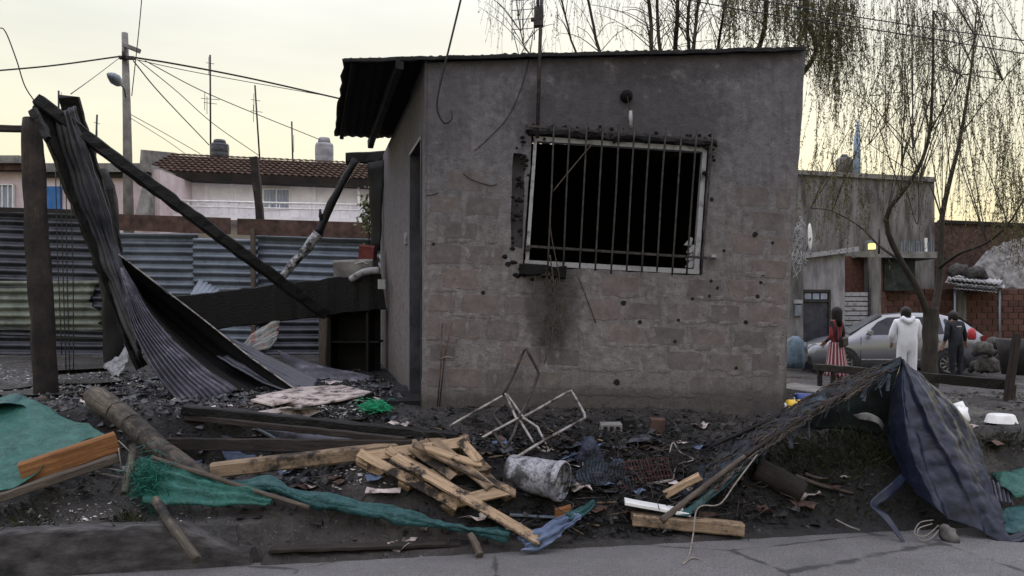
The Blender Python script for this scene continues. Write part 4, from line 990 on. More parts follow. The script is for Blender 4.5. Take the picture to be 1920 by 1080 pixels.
def lathe(prof, c, n=28, mi=0):
    m = MB(); m.grid([[c + V(r * math.cos(2 * math.pi * k / n), y, r * math.sin(2 * math.pi * k / n)) for r, y in prof] for k in range(n + 1)]); return m
for sgn in (-1, 1):
    for wx in (.85, 3.43):
        c = V(CX(wx), sgn * .835, .34)
        wr = bpy.data.objects.new('wheel', None); COL.objects.link(wr); wr.parent = car
        cpart('tyre', lathe([(.23, -.10), (.31, -.11), (.34, -.08), (.345, 0), (.34, .08), (.31, .11), (.23, .10)], c), M['tyre'], wr)
        rim = lathe([(.235, sgn * .09), (.215, sgn * .095), (.20, sgn * .04), (.19, sgn * -.02)], c)
        for k in range(10):
            a = 2 * math.pi * k / 10; d = V(math.cos(a), 0, math.sin(a)); rim.plank(c + d * .04 + V(0, sgn * .075, 0), c + d * .215 + V(0, sgn * .085, 0), .035, .03, up=(0, 1, 0))
        rim.tube([c + V(0, sgn * .05, 0), c + V(0, sgn * .09, 0)], .05, 12); cpart('rim', rim, M['steel_tube'], wr)
        cpart('wheel_arch', MB().tube([c + V(0, sgn * .04, .02), c + V(0, sgn * .081, .02)], .40, 28), M['trim'])
    cpart('headlight', MB().hexa([V(CX(.06), sgn * .48, .70), V(CX(.07), sgn * .48, .79), V(CX(.42), sgn * .845, .88), V(CX(.34), sgn * .86, .74)], [V(CX(.03), sgn * .48, .70), V(CX(.04), sgn * .48, .79), V(CX(.40), sgn * .865, .885), V(CX(.32), sgn * .88, .74)]), M['white_plastic'])
    cpart('tail_light', MB().box((CX(4.28), sgn * .80, .98), (.16, .14, .18)), basic('tail_red', (.10, .01, .01), (.16, .015, .015), 5, (.2, .3)))
    mm = MB().tube([V(CX(1.50), sgn * .93, 1.12), V(CX(1.50), sgn * 1.02, 1.14), V(CX(1.50), sgn * 1.10, 1.14)], [.05, .085, .06], 10); cpart('mirror', mm, M['paint'])
    cpart('sill', MB().plank(V(CX(1.25), sgn * .895, .27), V(CX(3.05), sgn * .895, .27), .04, .10), M['trim'])
    cpart('chrome_strip', MB().plank(V(CX(1.3), sgn * .918, .42), V(CX(3.0), sgn * .918, .44), .012, .03), M['white_metal'])
    for xx in (1.28, 2.49, 3.30): cpart('door_seam', MB().plank(V(CX(xx), sgn * .914, .32), V(CX(xx + .02), sgn * .888, 1.04), .012, .012, up=(0, 1, 0)), M['trim'])
    for xx in (2.25, 3.08): cpart('door_handle', MB().plank(V(CX(xx), sgn * .922, .93), V(CX(xx + .17), sgn * .922, .94), .03, .03), M['white_metal'])
cpart('grille', MB().box((CX(.035), 0, .60), (.06, .9, .12)), M['trim']); cpart('bumper', MB().plank(V(CX(.02), -.72, .40), V(CX(.02), .72, .40), .10, .16), M['trim'])
for xx in (.01,): cpart('number_plate', MB().box((CX(-.035), 0, .42), (.012, .40, .11)), M['white_plastic'])

# ------------------------------------------------------------------ people
def person(name, label, loc, heading, J, regions, mats, height=1.0):
    base = dict(pelvis=((0, 0, .95), .135, .10), spine=((0, 0, 1.13), .125, .09), chest=((0, 0, 1.33), .15, .10), neck=((0, .01, 1.47), .055, .055), jaw=((0, -.01, 1.545), .062, .07), brow=((0, -.005, 1.62), .077, .092), crown=((0, .01, 1.685), .05, .06),
                shl=((-.165, 0, 1.41), .065, .06), ell=((-.235, .02, 1.13), .047, .047), wrl=((-.25, -.05, .90), .033, .03), shr=((.165, 0, 1.41), .065, .06), elr=((.235, .02, 1.13), .047, .047), wrr=((.25, -.05, .90), .033, .03),
                hil=((-.085, 0, .90), .095, .09), knl=((-.10, -.01, .50), .065, .065), anl=((-.10, .02, .09), .042, .045), tol=((-.115, -.15, .035), .04, .03), hir=((.085, 0, .90), .095, .09), knr=((.10, -.01, .50), .065, .065), anr=((.10, .02, .09), .042, .045), tor=((.115, -.15, .035), .04, .03))
    for k, v in J.items():
        o = base[k]; base[k] = (v[0] if v[0] else o[0], v[1] if len(v) > 1 else o[1], v[2] if len(v) > 2 else o[2])
    E = [('pelvis', 'spine'), ('spine', 'chest'), ('chest', 'neck'), ('neck', 'jaw'), ('jaw', 'brow'), ('brow', 'crown'), ('chest', 'shl'), ('shl', 'ell'), ('ell', 'wrl'), ('chest', 'shr'), ('shr', 'elr'), ('elr', 'wrr'), ('pelvis', 'hil'), ('hil', 'knl'), ('knl', 'anl'), ('anl', 'tol'), ('pelvis', 'hir'), ('hir', 'knr'), ('knr', 'anr'), ('anr', 'tor')]
    bm = bmesh.new(); ly = bm.verts.layers.skin.verify(); vd = {}
    for k, (p, a, b) in base.items():
        v = bm.verts.new(p); v[ly].radius = (a, b); v[ly].use_root = (k == 'pelvis'); vd[k] = v
    for a, b in E: bm.edges.new((vd[a], vd[b]))
    me = bpy.data.meshes.new('tmp'); bm.to_mesh(me); bm.free()
    tmp = bpy.data.objects.new('tmp', me); COL.objects.link(tmp)
    tmp.modifiers.new('s', 'SKIN'); sb = tmp.modifiers.new('d', 'SUBSURF'); sb.levels = 2; sb.render_levels = 2
    dg = bpy.context.evaluated_depsgraph_get(); dg.update()
    full = bpy.data.meshes.new_from_object(tmp.evaluated_get(dg)); bpy.data.objects.remove(tmp)
    full.materials.clear()
    for m in mats: full.materials.append(m)
    for p in full.polygons: p.use_smooth = True; p.material_index = regions(p.center)
    r = root(name, label, 'person', loc); r.rotation_euler = (0, 0, heading); r.scale = (height,) * 3
    o = bpy.data.objects.new('body', full); COL.objects.link(o); o.parent = r
    # hands: palm, four fingers and a thumb from its side
    for s, w, e in ((-1, 'wrl', 'ell'), (1, 'wrr', 'elr')):
        a = Vector(base[w][0]); d = (a - Vector(base[e][0])).normalized(); sd_ = Vector((0, -1, 0)); sd_ = (sd_ - d * sd_.dot(d)).normalized(); q = d.cross(sd_)
        m = MB(); m.plank(a - d * .02, a + d * .085, .075, .028, up=q, segs=3, cham=.3)
        for k in range(4): st_ = a + d * .08 + sd_ * (.027 - .018 * k); ln = (.07, .078, .072, .055)[k]; m.tube([st_, st_ + d * ln * .5 - q * s * .006, st_ + d * ln - q * s * .022], [.0095, .009, .007], 6)
        st_ = a + d * .025 + sd_ * .034; m.tube([st_, st_ + d * .03 + sd_ * .022, st_ + d * .06 + sd_ * .026], [.012, .011, .008], 6)
        h = mesh_obj('hand', m, mats[0]); h.parent = r
    # face
    hb = Vector(base['brow'][0]); m = MB(); m.tube([hb + V(0, -.088, -.005), hb + V(0, -.107, -.035), hb + V(0, -.09, -.045)], [.009, .013, .009], 6)
    for s in (-1, 1): m.tube([hb + V(s * .077, .0, .02), hb + V(s * .088, .012, -.01), hb + V(s * .077, .0, -.035)], [.012, .016, .01], 6)
    f = mesh_obj('face', m, mats[0]); f.parent = r
    m = MB()
    for s in (-1, 1): m.tube([hb + V(s * .018, -.090, .002), hb + V(s * .045, -.082, .002)], .008, 6)
    m.tube([hb + V(-.022, -.078, -.072), hb + V(.022, -.078, -.072)], .006, 6); f2 = mesh_obj('eyes_and_mouth', m, mats[-1]); f2.parent = r
    return r
def rpart(name, mb, mats, r, solid=0.0):
    o = mesh_obj(name, mb, mats); o.parent = r
    if solid: solidify(o, solid)
    return o
def hairm(r, hb, k=1.0, ln=.16, m='hair'):
    rows = []
    for i in range(9):
        th = lerp(.0, 2.15, i / 8); row = []
        for j in range(17):
            ph = lerp(-.7, math.pi + .7, j / 16); x, y = math.cos(ph), math.sin(ph)
            d = V(.088 * x * math.sin(th), .105 * y * math.sin(th) * 1.0, .105 * math.cos(th)); row.append(Vector(hb) + d * k + V(0, .012, .015) + V(0, 0, -.0 if i < 7 else -ln * (i - 6) / 2))
        rows.append(row)
    rpart('hair', MB().grid(rows), M[m], r, .02)
M['skin'] = basic('skin', (.22, .12, .085), (.28, .16, .115), 8, (.5, .7), .1)
M['hair'] = basic('black_hair', (.006, .005, .005), (.016, .013, .012), 30, (.4, .6), .3, 60)
M['coverall'] = basic('white_coverall', (.74, .75, .80), (.86, .87, .92), 6, (.6, .8), .5, 14, .02)
M['uniform'] = basic('dark_uniform', (.008, .009, .013), (.02, .022, .03), 8, (.7, .9), .3, 30)
M['shoe'] = basic('dark_shoe', (.012, .011, .010), (.03, .027, .025), 8, (.4, .6), .1)
t = NT('red_black_knit'); co = t.coord('Object', rand=False); w = t.n('ShaderNodeTexWave'); w.inputs['Scale'].default_value = 3.2; w.inputs['Distortion'].default_value = 1.0; t.l(co, w.inputs[0])
M['knit'] = t.fin(t.ramp(w.outputs['Fac'], [(.45, (.012, .009, .010)), (.62, (.20, .022, .03))]), .85)
t = NT('striped_skirt'); co = t.coord('Object', rand=False); sx_ = t.n('ShaderNodeSeparateXYZ'); t.l(co, sx_.inputs[0])
at = t.math('ARCTAN2', sx_.outputs['Y'], sx_.outputs['X']); wv = t.math('SINE', t.math('MULTIPLY', at, 17.0))
M['skirt'] = t.fin(t.ramp(wv, [(.30, (.16, .02, .028)), (.55, (.45, .36, .36))]), .85)

def place(px, py, Y): p = P(px, py, Y); return V(p.x, p.y, H(p.x, p.y))
pw = person('person', 'person in red and black top and striped skirt, dark hair, beside the car', place(1568, 700, 15.2), R(215), dict(wrl=((-.20, -.14, .98),), ell=((-.23, .03, 1.14),), elr=((.22, .03, 1.13),), wrr=((.16, -.15, 1.0),)),
            lambda c: 0 if (c.z > 1.46 or (c.z < .5 and c.z > .12)) else (1 if c.z > .12 else 2), [M['skin'], M['knit'], M['shoe'], M['hair']], .98)
hairm(pw, (0, -.005, 1.62), 1.08, .24)
rows = [[V((.155 + .10 * u) * math.cos(a) * (1 + .04 * math.sin(9 * a) * u), (.125 + .11 * u) * math.sin(a) * (1 + .05 * math.sin(9 * a + 1) * u), lerp(1.0, .30, u)) for a in [2 * math.pi * k / 60 for k in range(61)]] for u in [k / 9 for k in range(10)]]
rpart('skirt', MB().grid(rows), M['skirt'], pw, .008)
rpart('shoulder_bag', MB().plank(V(-.20, .10, 1.02), V(.10, .17, 1.0), .09, .20, segs=4, jit=.012, cham=.3), M['shoe'], pw)
ps = person('person', 'person in a white hooded coverall seen from behind the tarp peak', place(1700, 700, 14.6), R(170), dict(pelvis=((0, .02, .93), .18, .15), spine=((0, .01, 1.12), .19, .15), chest=((0, 0, 1.30), .20, .15), shl=((-.19, 0, 1.38), .085, .085), shr=((.19, 0, 1.38), .085, .085), ell=((-.27, -.02, 1.12), .072, .07), elr=((.27, -.02, 1.12), .072, .07), wrl=((-.22, -.18, .98), .05, .05), wrr=((.22, -.18, .98), .05, .05), hil=((-.09, .01, .88), .12, .12), hir=((.09, .01, .88), .12, .12), knl=(None, .09, .09), knr=(None, .09, .09), anl=(None, .065, .065), anr=(None, .065, .065), jaw=((0, -.05, 1.50),), brow=((0, -.06, 1.57),), crown=((0, -.05, 1.63),), neck=((0, -.02, 1.44), .075, .075)),
            lambda c: 0 if c.z > 1.475 and c.y < .03 else (1 if c.z > .06 else 2), [M['skin'], M['coverall'], M['shoe'], M['hair']], 1.0)
hairm(ps, (0, -.06, 1.57), 1.0, .04)
rows = [[V(.105 * math.cos(a), .03 + .095 * math.sin(a), 1.43 + .03 * math.sin(3 * a) + .055 * math.cos(b)) + V(math.cos(a), math.sin(a), 0) * .045 * math.sin(b) for b in [2 * math.pi * k / 8 for k in range(9)]] for a in [lerp(-.3, math.pi + .3, k / 14) for k in range(15)]]
rpart('hood', MB().grid(rows), M['coverall'], ps)
pp = person('person', 'person in dark uniform with pale lettering on the back, leaning by the car', place(1793, 700, 17.4), R(190), dict(spine=((.0, -.03, 1.12), .16, .12), chest=((-.03, -.08, 1.29), .18, .13), neck=((-.05, -.13, 1.41),), jaw=((-.06, -.17, 1.47),), brow=((-.07, -.19, 1.54),), crown=((-.07, -.18, 1.60),), shl=((-.21, -.08, 1.35), .08, .08), shr=((.15, -.08, 1.35), .08, .08), ell=((-.33, -.12, 1.10), .058, .058), wrl=((-.44, -.22, .90),), elr=((.24, -.02, 1.08), .058, .058), wrr=((.24, -.12, .86),), hil=(None, .11, .11), hir=(None, .11, .11), knl=(None, .08, .08), knr=(None, .08, .08)),
            lambda c: 0 if c.z > 1.43 or (abs(c.x) > .2 and c.z < .95 and c.z > .6) else (1 if c.z > .09 else 2), [M['skin'], M['uniform'], M['shoe'], M['hair']], 1.0)
hairm(pp, (-.07, -.19, 1.54), 1.06, .06)
for k, (w, z) in enumerate(((.13, 1.30), (.11, 1.255))):
    for i in range(6): rpart('back_lettering', MB().plank(V(-.03 - w / 2 + w * i / 6, .052 - (1.30 - z) * .2, z), V(-.03 - w / 2 + w * i / 6 + w / 9, .052 - (1.30 - z) * .2, z), .006, .022), M['white_plastic'], pp)
single('red_helmet', 'round red helmet on the rubble behind the uniformed person', 'helmet', MB().tube([C(1822, 615, 18), C(1822, 618, 18), C(1822, 625, 18), C(1822, 634, 18), C(1822, 637, 18)], [.02, .07, .10, .095, .07], 14), basic('red_shell', (.30, .02, .03), (.42, .05, .06), 5, (.25, .4)))

# ------------------------------------------------------------------ willows
t = NT('willow_leaf'); rn = t.n('ShaderNodeNewGeometry').outputs['Random Per Island']
col = t.ramp(rn, [(0, (.036, .030, .016)), (.5, (.10, .092, .042)), (1, (.21, .19, .095))]); t.fin(col, .7, None, spec=.2)
tr = t.n('ShaderNodeBsdfTranslucent'); t.l(col, tr.inputs[0]); ms_ = t.n('ShaderNodeMixShader'); ms_.inputs[0].default_value = .45
t.l(t.b.outputs[0], ms_.inputs[1]); t.l(tr.outputs[0], ms_.inputs[2]); t.l(ms_.outputs[0], t.out.inputs[0]); M['willow'] = t.mat
M['bark'] = wood('willow_bark', (.034, .029, .024), (.10, .088, .072), 12)
def strand(lm, tm, p, ln, nl, size=.06, sway=.25, tw=.0024):
    d = Vector((rnd(-sway, sway), rnd(-sway, sway), -1)); pts = [p]
    k = max(4, int(ln / .12))
    for i in range(k):
        d = d + Vector((rnd(-.12, .12), rnd(-.12, .12), -.12)); d.normalize(); pts.append(pts[-1] + d * ln / k)
    tm.tube([pts[0]] + pts[1::2], [tw * 1.2] + [tw] * len(pts[1::2]), 3, caps=False)
    for i in range(nl):
        u = rnd(.03, 1) * (len(pts) - 1); a = int(min(u, len(pts) - 2)); q = pts[a].lerp(pts[a + 1], u - a)
        w = Vector((rnd(-.8, .8), rnd(-.8, .8), rnd(-1.3, -.3))).normalized() * size * rnd(.6, 1.2); s_ = w.cross(Vector((rnd(-1, 1), rnd(-1, 1), rnd(-.3, .3)))).normalized() * size * .10
        lm.add([q, q + w * .45 + s_, q + w, q + w * .5 - s_], [(0, 1, 2, 3)])
wt1 = root('willow_tree', 'spindly willow with forked trunk and hanging thin foliage beside the car', 'tree', place(1742, 700, 13.6))
limbs = [([(1742, 745, 13.6), (1742, 690, 13.6), (1744, 640, 13.6), (1746, 575, 13.6)], .20, .15),
         ([(1742, 640, 13.6), (1742, 600, 13.6), (1722, 545, 13.5), (1690, 490, 13.4), (1666, 440, 13.3), (1663, 400, 13.2), (1690, 362, 13.0), (1722, 315, 12.9), (1743, 250, 12.8), (1749, 140, 12.7), (1750, 20, 12.6)], .12, .022),
         ([(1746, 640, 13.6), (1750, 595, 13.6), (1760, 540, 13.7), (1764, 480, 13.8), (1766, 410, 13.9), (1782, 335, 14.0), (1802, 252, 14.1), (1822, 120, 14.2), (1832, 10, 14.2)], .13, .02),
         ([(1763, 500, 13.7), (1800, 475, 13.2), (1850, 455, 12.8), (1890, 420, 12.5), (1925, 365, 12.3)], .06, .02),
         ([(1690, 490, 13.4), (1650, 462, 13.8), (1612, 425, 14.2), (1560, 396, 14.6), (1520, 390, 14.8)], .05, .012),
         ([(1745, 245, 12.8), (1775, 190, 12.4), (1800, 140, 12.0), (1830, 70, 11.8)], .025, .01),
         ([(1722, 315, 12.9), (1690, 270, 13.2), (1660, 230, 13.5), (1630, 180, 13.6)], .022, .008),
         ([(1700, 360, 13.0), (1720, 420, 12.6), (1722, 350, 12.4), (1712, 280, 12.2)], .02, .008),
         ([(1766, 410, 13.9), (1745, 350, 14.2), (1725, 330, 14.4), (1690, 310, 14.6), (1630, 270, 14.8)], .028, .008),
         ([(1802, 252, 14.1), (1840, 200, 14.4), (1880, 150, 14.6), (1930, 100, 14.8)], .025, .01)]
for i, (pp_, r0, r1) in enumerate(limbs):
    part('trunk' if i == 0 else 'limb', MB().tube(cat([P(*q) for q in pp_], 26), [(.82 if i == 0 else .62) * lerp(r0, r1, (k / 25) ** .7) for k in range(26)], 9, jit=.18, seed=i), M['bark'], wt1)
lm, tm = MB(), MB()
def limb_pt():
    l = random.choice(limbs[1:]); c = [P(*q) for q in l[0]]; k = random.randrange(len(c) // 2, len(c)); return c[k]
def spray(lm, tm, x, y, Y, ln, nl, size=.06, link=None, sway=.25):
    p = P(x, y, Y)
    if link is not None:
        a = link; mid = a.lerp(p, .55) + V(0, 0, abs(p.x - a.x) * .25 + .15); tm.tube(cat([a, mid, p], 10), [.010, .009, .008, .007, .006, .006, .005, .005, .004, .004], 4, caps=False)
    strand(lm, tm, p, ln, nl, size, sway)
for i in range(430):
    x = random.choice((random.gauss(1740, 90), random.uniform(1500, 1970), random.uniform(1620, 1900))); y = rnd(-90, 310)
    if x < 1505: continue
    lk = limb_pt() if i % 4 == 0 else None
    if lk is not None and abs((lk.x / lk.y * F + 960) - x) > 190: lk = None
    spray(lm, tm, x, y, 13.4 + rnd(-1.6, 1.6), rnd(.5, 2.2), int(rnd(14, 38)), .062, lk)
for (cx, cy, sx_, sy_, n_, ln_) in ((1880, 140, 60, 50, 70, 1.4), (1690, 120, 60, 60, 50, 1.3), (1620, 60, 50, 50, 50, 1.5), ((1545 + 1600) / 2, 330, 40, 40, 30, 1.0), (1745, 10, 50, 40, 60, 1.2), (1880, 280, 40, 50, 70, 1.5), (1900, 360, 25, 40, 40, 1.2), (1545, -10, 40, 40, 30, 1.6), (1560, 250, 40, 60, 30, 1.2)):
    for i in range(n_): spray(lm, tm, random.gauss(cx, sx_), random.gauss(cy, sy_), 13 + rnd(-1, 1), rnd(.5, 1) * ln_, int(rnd(24, 50)), .07)
part('twigs', tm, M['bark'], wt1, kind='stuff'); part('crown', lm, M['willow'], wt1, kind='stuff')
wt2 = root('willow_tree', 'larger willow behind the burnt house, bare stems and dark hanging curtain', 'tree', V(3.2, 13.5, .6))
part('trunk', MB().tube(cat([V(3.2, 13.5, .5), V(3.1, 13.5, 2.0), V(3.05, 13.4, 3.6)], 14), [lerp(.30, .22, k / 13) for k in range(14)], 12, jit=.2), M['bark'], wt2)
top0 = V(3.05, 13.4, 3.5); lm, tm = MB(), MB(); stems = []
for i, (x0, x1, r) in enumerate(((1125, 1092, .03), (1222, 1212, .04), (1238, 1230, .035), (1266, 1272, .045), (1292, 1296, .035), (1300, 1315, .035), (1420, 1440, .05), (1530, 1500, .045), (1080, 1040, .02), (990, 960, .012), (1345, 1370, .03))):
    pts = [top0, P(lerp(1290, x0, .7), 190, 13.4 + rnd(-.4, .4)), P(x0, 98, 13.3 + rnd(-.5, .5)), P((x0 + x1) / 2 + rnd(-5, 5), 45, 13.2), P(x1, -30, 13), P(x1 + (x1 - x0) * 2, -140, 12.8)]
    c = cat(pts, 24); stems.append(c); part('limb', MB().tube(c, [lerp(r * 2, r * .55, (k / 23) ** .6) for k in range(24)], 7, jit=.15, seed=i), M['bark'], wt2)
for i in range(230):
    c = random.choice(stems); a = c[random.randrange(12, 23)]; d = Vector((rnd(-1, 1), rnd(-.6, .6), rnd(.2, 1))).normalized() * rnd(.4, 1.3); e = a + d
    tm.tube(cat([a, a + d * .5 + V(0, 0, .1), e], 7), [.010, .009, .008, .007, .006, .005, .004], 4, caps=False)
    if random.random() < .75: strand(lm, tm, e, rnd(.3, 1.2), int(rnd(3, 16)), .06, .5, .0024)
for i in range(150): spray(lm, tm, rnd(905, 1340), rnd(-90, 30), 13.2 + rnd(-.8, .8), rnd(.4, 1.2), int(rnd(4, 12)), .055, None, .5)
for (x0, x1, y0, y1, n_, l0, l1) in ((1350, 1610, -120, 0, 240, .8, 1.7), (1500, 1610, -60, 60, 90, .8, 1.8), (1530, 1575, -20, 60, 50, 1.0, 2.0), (1450, 1520, -40, 20, 40, .5, 1.0), (1360, 1420, -40, 20, 40, .5, 1.0)):
    for i in range(n_): spray(lm, tm, rnd(x0, x1), rnd(y0, y1), 12.8 + rnd(-.8, .8), rnd(l0, l1), int(rnd(26, 54)), .072)
part('twigs', tm, M['bark'], wt2, kind='stuff'); part('crown', lm, M['willow'], wt2, kind='stuff')
# small items on the far right ground
wb = root('wooden_barrier', 'long low black timber barrier with a slanted end post', 'barrier', place(1880, 770, 8))
part('rail', MB().plank(P(1528, 688, 13.0), P(1896, 722, 8.0), .07, .12, segs=20, jit=.012), M['char'], wb)
for x, y0, y1, Y in ((1537, 684, 728, 12.8), (1562, 686, 722, 12.4), (1893, 626, 780, 8.0)): part('leg', MB().plank(P(x + (14 if x > 1800 else 0), y0, Y), P(x - (8 if x > 1800 else 0), y1, Y), .07, .07, segs=6, jit=.008, up=(0, 1, 0)), M['wood_dark'], wb)
part('brace', MB().plank(P(1900, 720, 8.05), P(1896, 775, 8.2), .05, .05, up=(0, 1, 0)), M['wood_grey'], wb)
single('blue_sack', 'big pale blue plastic sack heaped by the grey pillar', 'sack', MB().tube([C(1491, 690, 19), C(1491, 676, 19), C(1491, 655, 19), C(1491, 640, 19), C(1492, 630, 19)], [.24, .28, .26, .2, .06], 14, jit=.7), basic('sack_blue', (.045, .07, .095), (.10, .145, .185), 5, (.4, .6), .6, 12, .03))
mb = MB()
for i in range(7): pass
for i, (x, y, s_) in enumerate(((1842, 660, .5), (1862, 650, .4), (1850, 690, .6), (1880, 680, .5), (1905, 675, .45), (1830, 692, .35), (1868, 668, .4))):
    single('rubble_sack', ['lumpy grey sack on the rubble heap behind the car tail', 'upper pale sack of the heap by the brick wall', 'wide low sack at the front of the heap', 'dark sack in the heap near the barrier post', 'rounded sack at the heap end under the brick wall', 'small sack beside the rear wheel of the car', 'sack in the middle of the heap by the brick wall'][i], 'sack', MB().tube(cat([C(x - 22 * s_ * 1.6, y + 6, 18.5 + i * .1), C(x, y - 8, 18.4 + i * .1), C(x + 22 * s_ * 1.6, y + 5, 18.5 + i * .1)], 9), [.06, .2 * s_, .32 * s_, .36 * s_, .4 * s_, .36 * s_, .32 * s_, .2 * s_, .06], 10, jit=.5, seed=i * 3), M['rubble'], 'sacks heaped by the brick wall')
single('rubbish_bin', 'dark open bin standing beside the slanted barrier post', 'bin', MB().tube([C(1912, 702, 12), C(1912, 660, 12), C(1912, 636, 12), C(1912, 640, 12), C(1912, 690, 12)], [.25, .30, .33, .30, .22], 18), M['trim'])
# ------------------------------------------------------------------ foreground wreckage
def q(px, py, off=.04): return GT(px, py, off)
def timber(name, label, category, a, b, w, t_, m, off=.04, off2=None, segs=8, jit=.004, ends=.01, up=(0, 0, 1), group=None, bend=0, da=0, db=0):
    p0, p1 = q(a[0], a[1], off), q(b[0], b[1], off if off2 is None else off2)
    p0 = P(a[0], a[1], p0.y + da); p1 = P(b[0], b[1], p1.y + db)
    return single(name, label, category, MB().plank(p0, p1, w, t_, up, segs, jit, ends, bend=bend), M[m], group)

# ---- left: green tarpaulin over boards
def tarp_mat(name, a, b, rough=(.35, .6), bs=14):
    t = NT(name); co = t.coord('Object'); n1 = t.noise(co, 7, 7, .75); n2 = t.noise(co, bs, 6, .65, 1.0); wv = t.noise(co, 160, 2)
    return t.fin(t.ramp(n1, [(.3, a), (.7, b)]), t.rng(n2, .3, .7, rough[0], rough[1]), t.bump(wv, .2, .002, t.bump(n2, .8, .05)), spec=.4)
M['green_tarp'] = tarp_mat('green_tarp', (.004, .050, .040), (.020, .125, .100))
M['teal_tarp'] = tarp_mat('teal_tarp', (.006, .042, .046), (.022, .095, .098))
M['blue_tarp'] = tarp_mat('blue_tarp', (.055, .080, .150), (.15, .20, .31))
M['navy_tarp'] = tarp_mat('navy_tarp', (.010, .013, .026), (.035, .043, .072), (.28, .5))
M['grey_tarp'] = tarp_mat('grey_tarp', (.05, .055, .075), (.14, .145, .18), (.3, .5))
rails = [[P(-50, 752, 5.75), P(-40, 830, 5.2), P(-30, 925, 4.75)], [P(30, 742, 5.85), P(25, 830, 5.3), P(20, 912, 4.8)], [P(95, 764, 5.8), P(90, 826, 5.35), P(62, 890, 4.9)], [P(150, 792, 5.7), P(140, 818, 5.4), P(90, 856, 5.02)], [P(196, 813, 5.5), P(170, 822, 5.38), P(112, 846, 5.10)]]
single('green_tarpaulin', 'dark green tarpaulin heaped over boards at the kerb', 'tarpaulin', MB().grid(surf(rails, 40, 50, 0, 0, .05, 3.2, 4)), M['green_tarp'], solid=.004)
single('tarp_flap', 'loose dark green fold on top of the kerbside tarpaulin', 'tarpaulin', MB().grid(surf([[P(-20, 760, 5.8), P(20, 742, 5.9), P(48, 752, 5.9)], [P(-20, 775, 5.6), P(25, 758, 5.65), P(62, 768, 5.7)]], 20, 14, 0, 0, .05, 6, 1)), M['teal_tarp'], solid=.004)
single('orange_board', 'thick orange brown board poking out from under the green tarpaulin', 'board', MB().plank(P(40, 888, 4.95), P(220, 828, 5.25), .10, .145, segs=8, jit=.004, ends=.01), M['wood_orange'])
single('grey_lath', 'long grey weathered lath under the orange board', 'lath', MB().plank(P(-40, 945, 4.72), P(222, 858, 5.15), .10, .055, segs=10, jit=.006, ends=.02), M['wood_grey'])
for i, (a, b) in enumerate((((165, 872), (238, 884)), ((160, 882), (232, 896)), ((222, 826), (245, 848)), ((222, 840), (228, 880)))):
    single('loose_string', ['upper taut string between the lath and the net', 'lower taut string between the lath and the net', 'short string tied to the orange board end', 'hanging string at the orange board end'][i], 'string', MB().tube([P(*a, 5.1), P(*b, 5.1)], .004, 5), M['wire_pale'])
# ---- log and sticks
lg = root('grey_log', 'thick grey log sloping from the wet ash down to the net', 'log', q(300, 850, .05))
lp = [P(176, 742, 6.15), P(230, 780, 5.85), P(290, 832, 5.55), P(345, 872, 5.3), P(385, 900, 5.15)]
part('trunk', MB().tube(cat(lp, 26), [.085, .092] + [lerp(.095, .06, k / 23) for k in range(24)], 12, jit=.16), M['log'], lg)
for k in range(4):
    u = .25 + .15 * k; c = cat(lp, 50)[int(u * 49)]; d = cat(lp, 50)[int(u * 49) + 1] - c; r = lerp(.095, .065, u)
    part('knot_ring', MB().tube([c - d.normalized() * .006, c + d.normalized() * .006], r * 1.02, 12, jit=.12), M['wood_dark'], lg)
bent('stick', 'grey round stick standing in the dirt left of the green net', 'stick', [P(250, 838, 5.25), P(243, 880, 5.1), P(234, 925, 4.98)], .028, M['log'], jit=.2)
bent('stick', 'peeled stick leaning from the net down onto the kerb', 'stick', [P(292, 938, 4.75), P(322, 985, 4.5), P(350, 1022, 4.38), P(370, 1050, 4.3)], (.030, .026), M['log'], jit=.2)
bent('stick', 'short stump of stick at the road edge under the teal strip', 'stick', [P(882, 1003, 4.86), P(892, 1020, 4.8), P(900, 1042, 4.72)], (.024, .026), M['wood_grey'], jit=.2)
bent('stick', 'long thin lath bound along the top of the green net', 'stick', [P(285, 858, 5.12), P(380, 888, 5.0), P(470, 918, 4.95), P(580, 952, 4.9)], .016, M['wood_grey'], jit=.2)
# ---- green shade net and teal strip
M['net'] = basic('green_net', (.004, .060, .042), (.02, .17, .13), 30, (.5, .7), .6, 50, .01)
mb = MB()
for i in range(420):
    a = P(random.gauss(278, 16), random.gauss(905, 22), 5.0 + rnd(-.08, .08)); mb.tube(cat([a, a + V(rnd(-.05, .05), rnd(-.03, .03), rnd(-.05, .05)), a + V(rnd(-.09, .09), rnd(-.05, .05), rnd(-.07, .07))], 5), .0022, 3, caps=False)
nt_ = root('green_net', 'green shade net with frayed bunched end at the foot of the log', 'net', P(300, 945, 4.95))
part('frayed_end', mb, M['net'], nt_, kind='stuff')
part('sheet', MB().grid(surf([[P(262, 858, 5.12), P(360, 885, 5.02), P(440, 905, 5.0), P(515, 925, 4.95)], [P(275, 900, 5.0), P(360, 915, 4.93), P(440, 925, 4.92), P(510, 938, 4.9)], [P(270, 945, 4.9), P(350, 948, 4.84), P(430, 948, 4.84), P(500, 948, 4.86)]], 50, 24, 3, .012, .03, 6, 2)), M['green_tarp'], nt_, solid=.004)
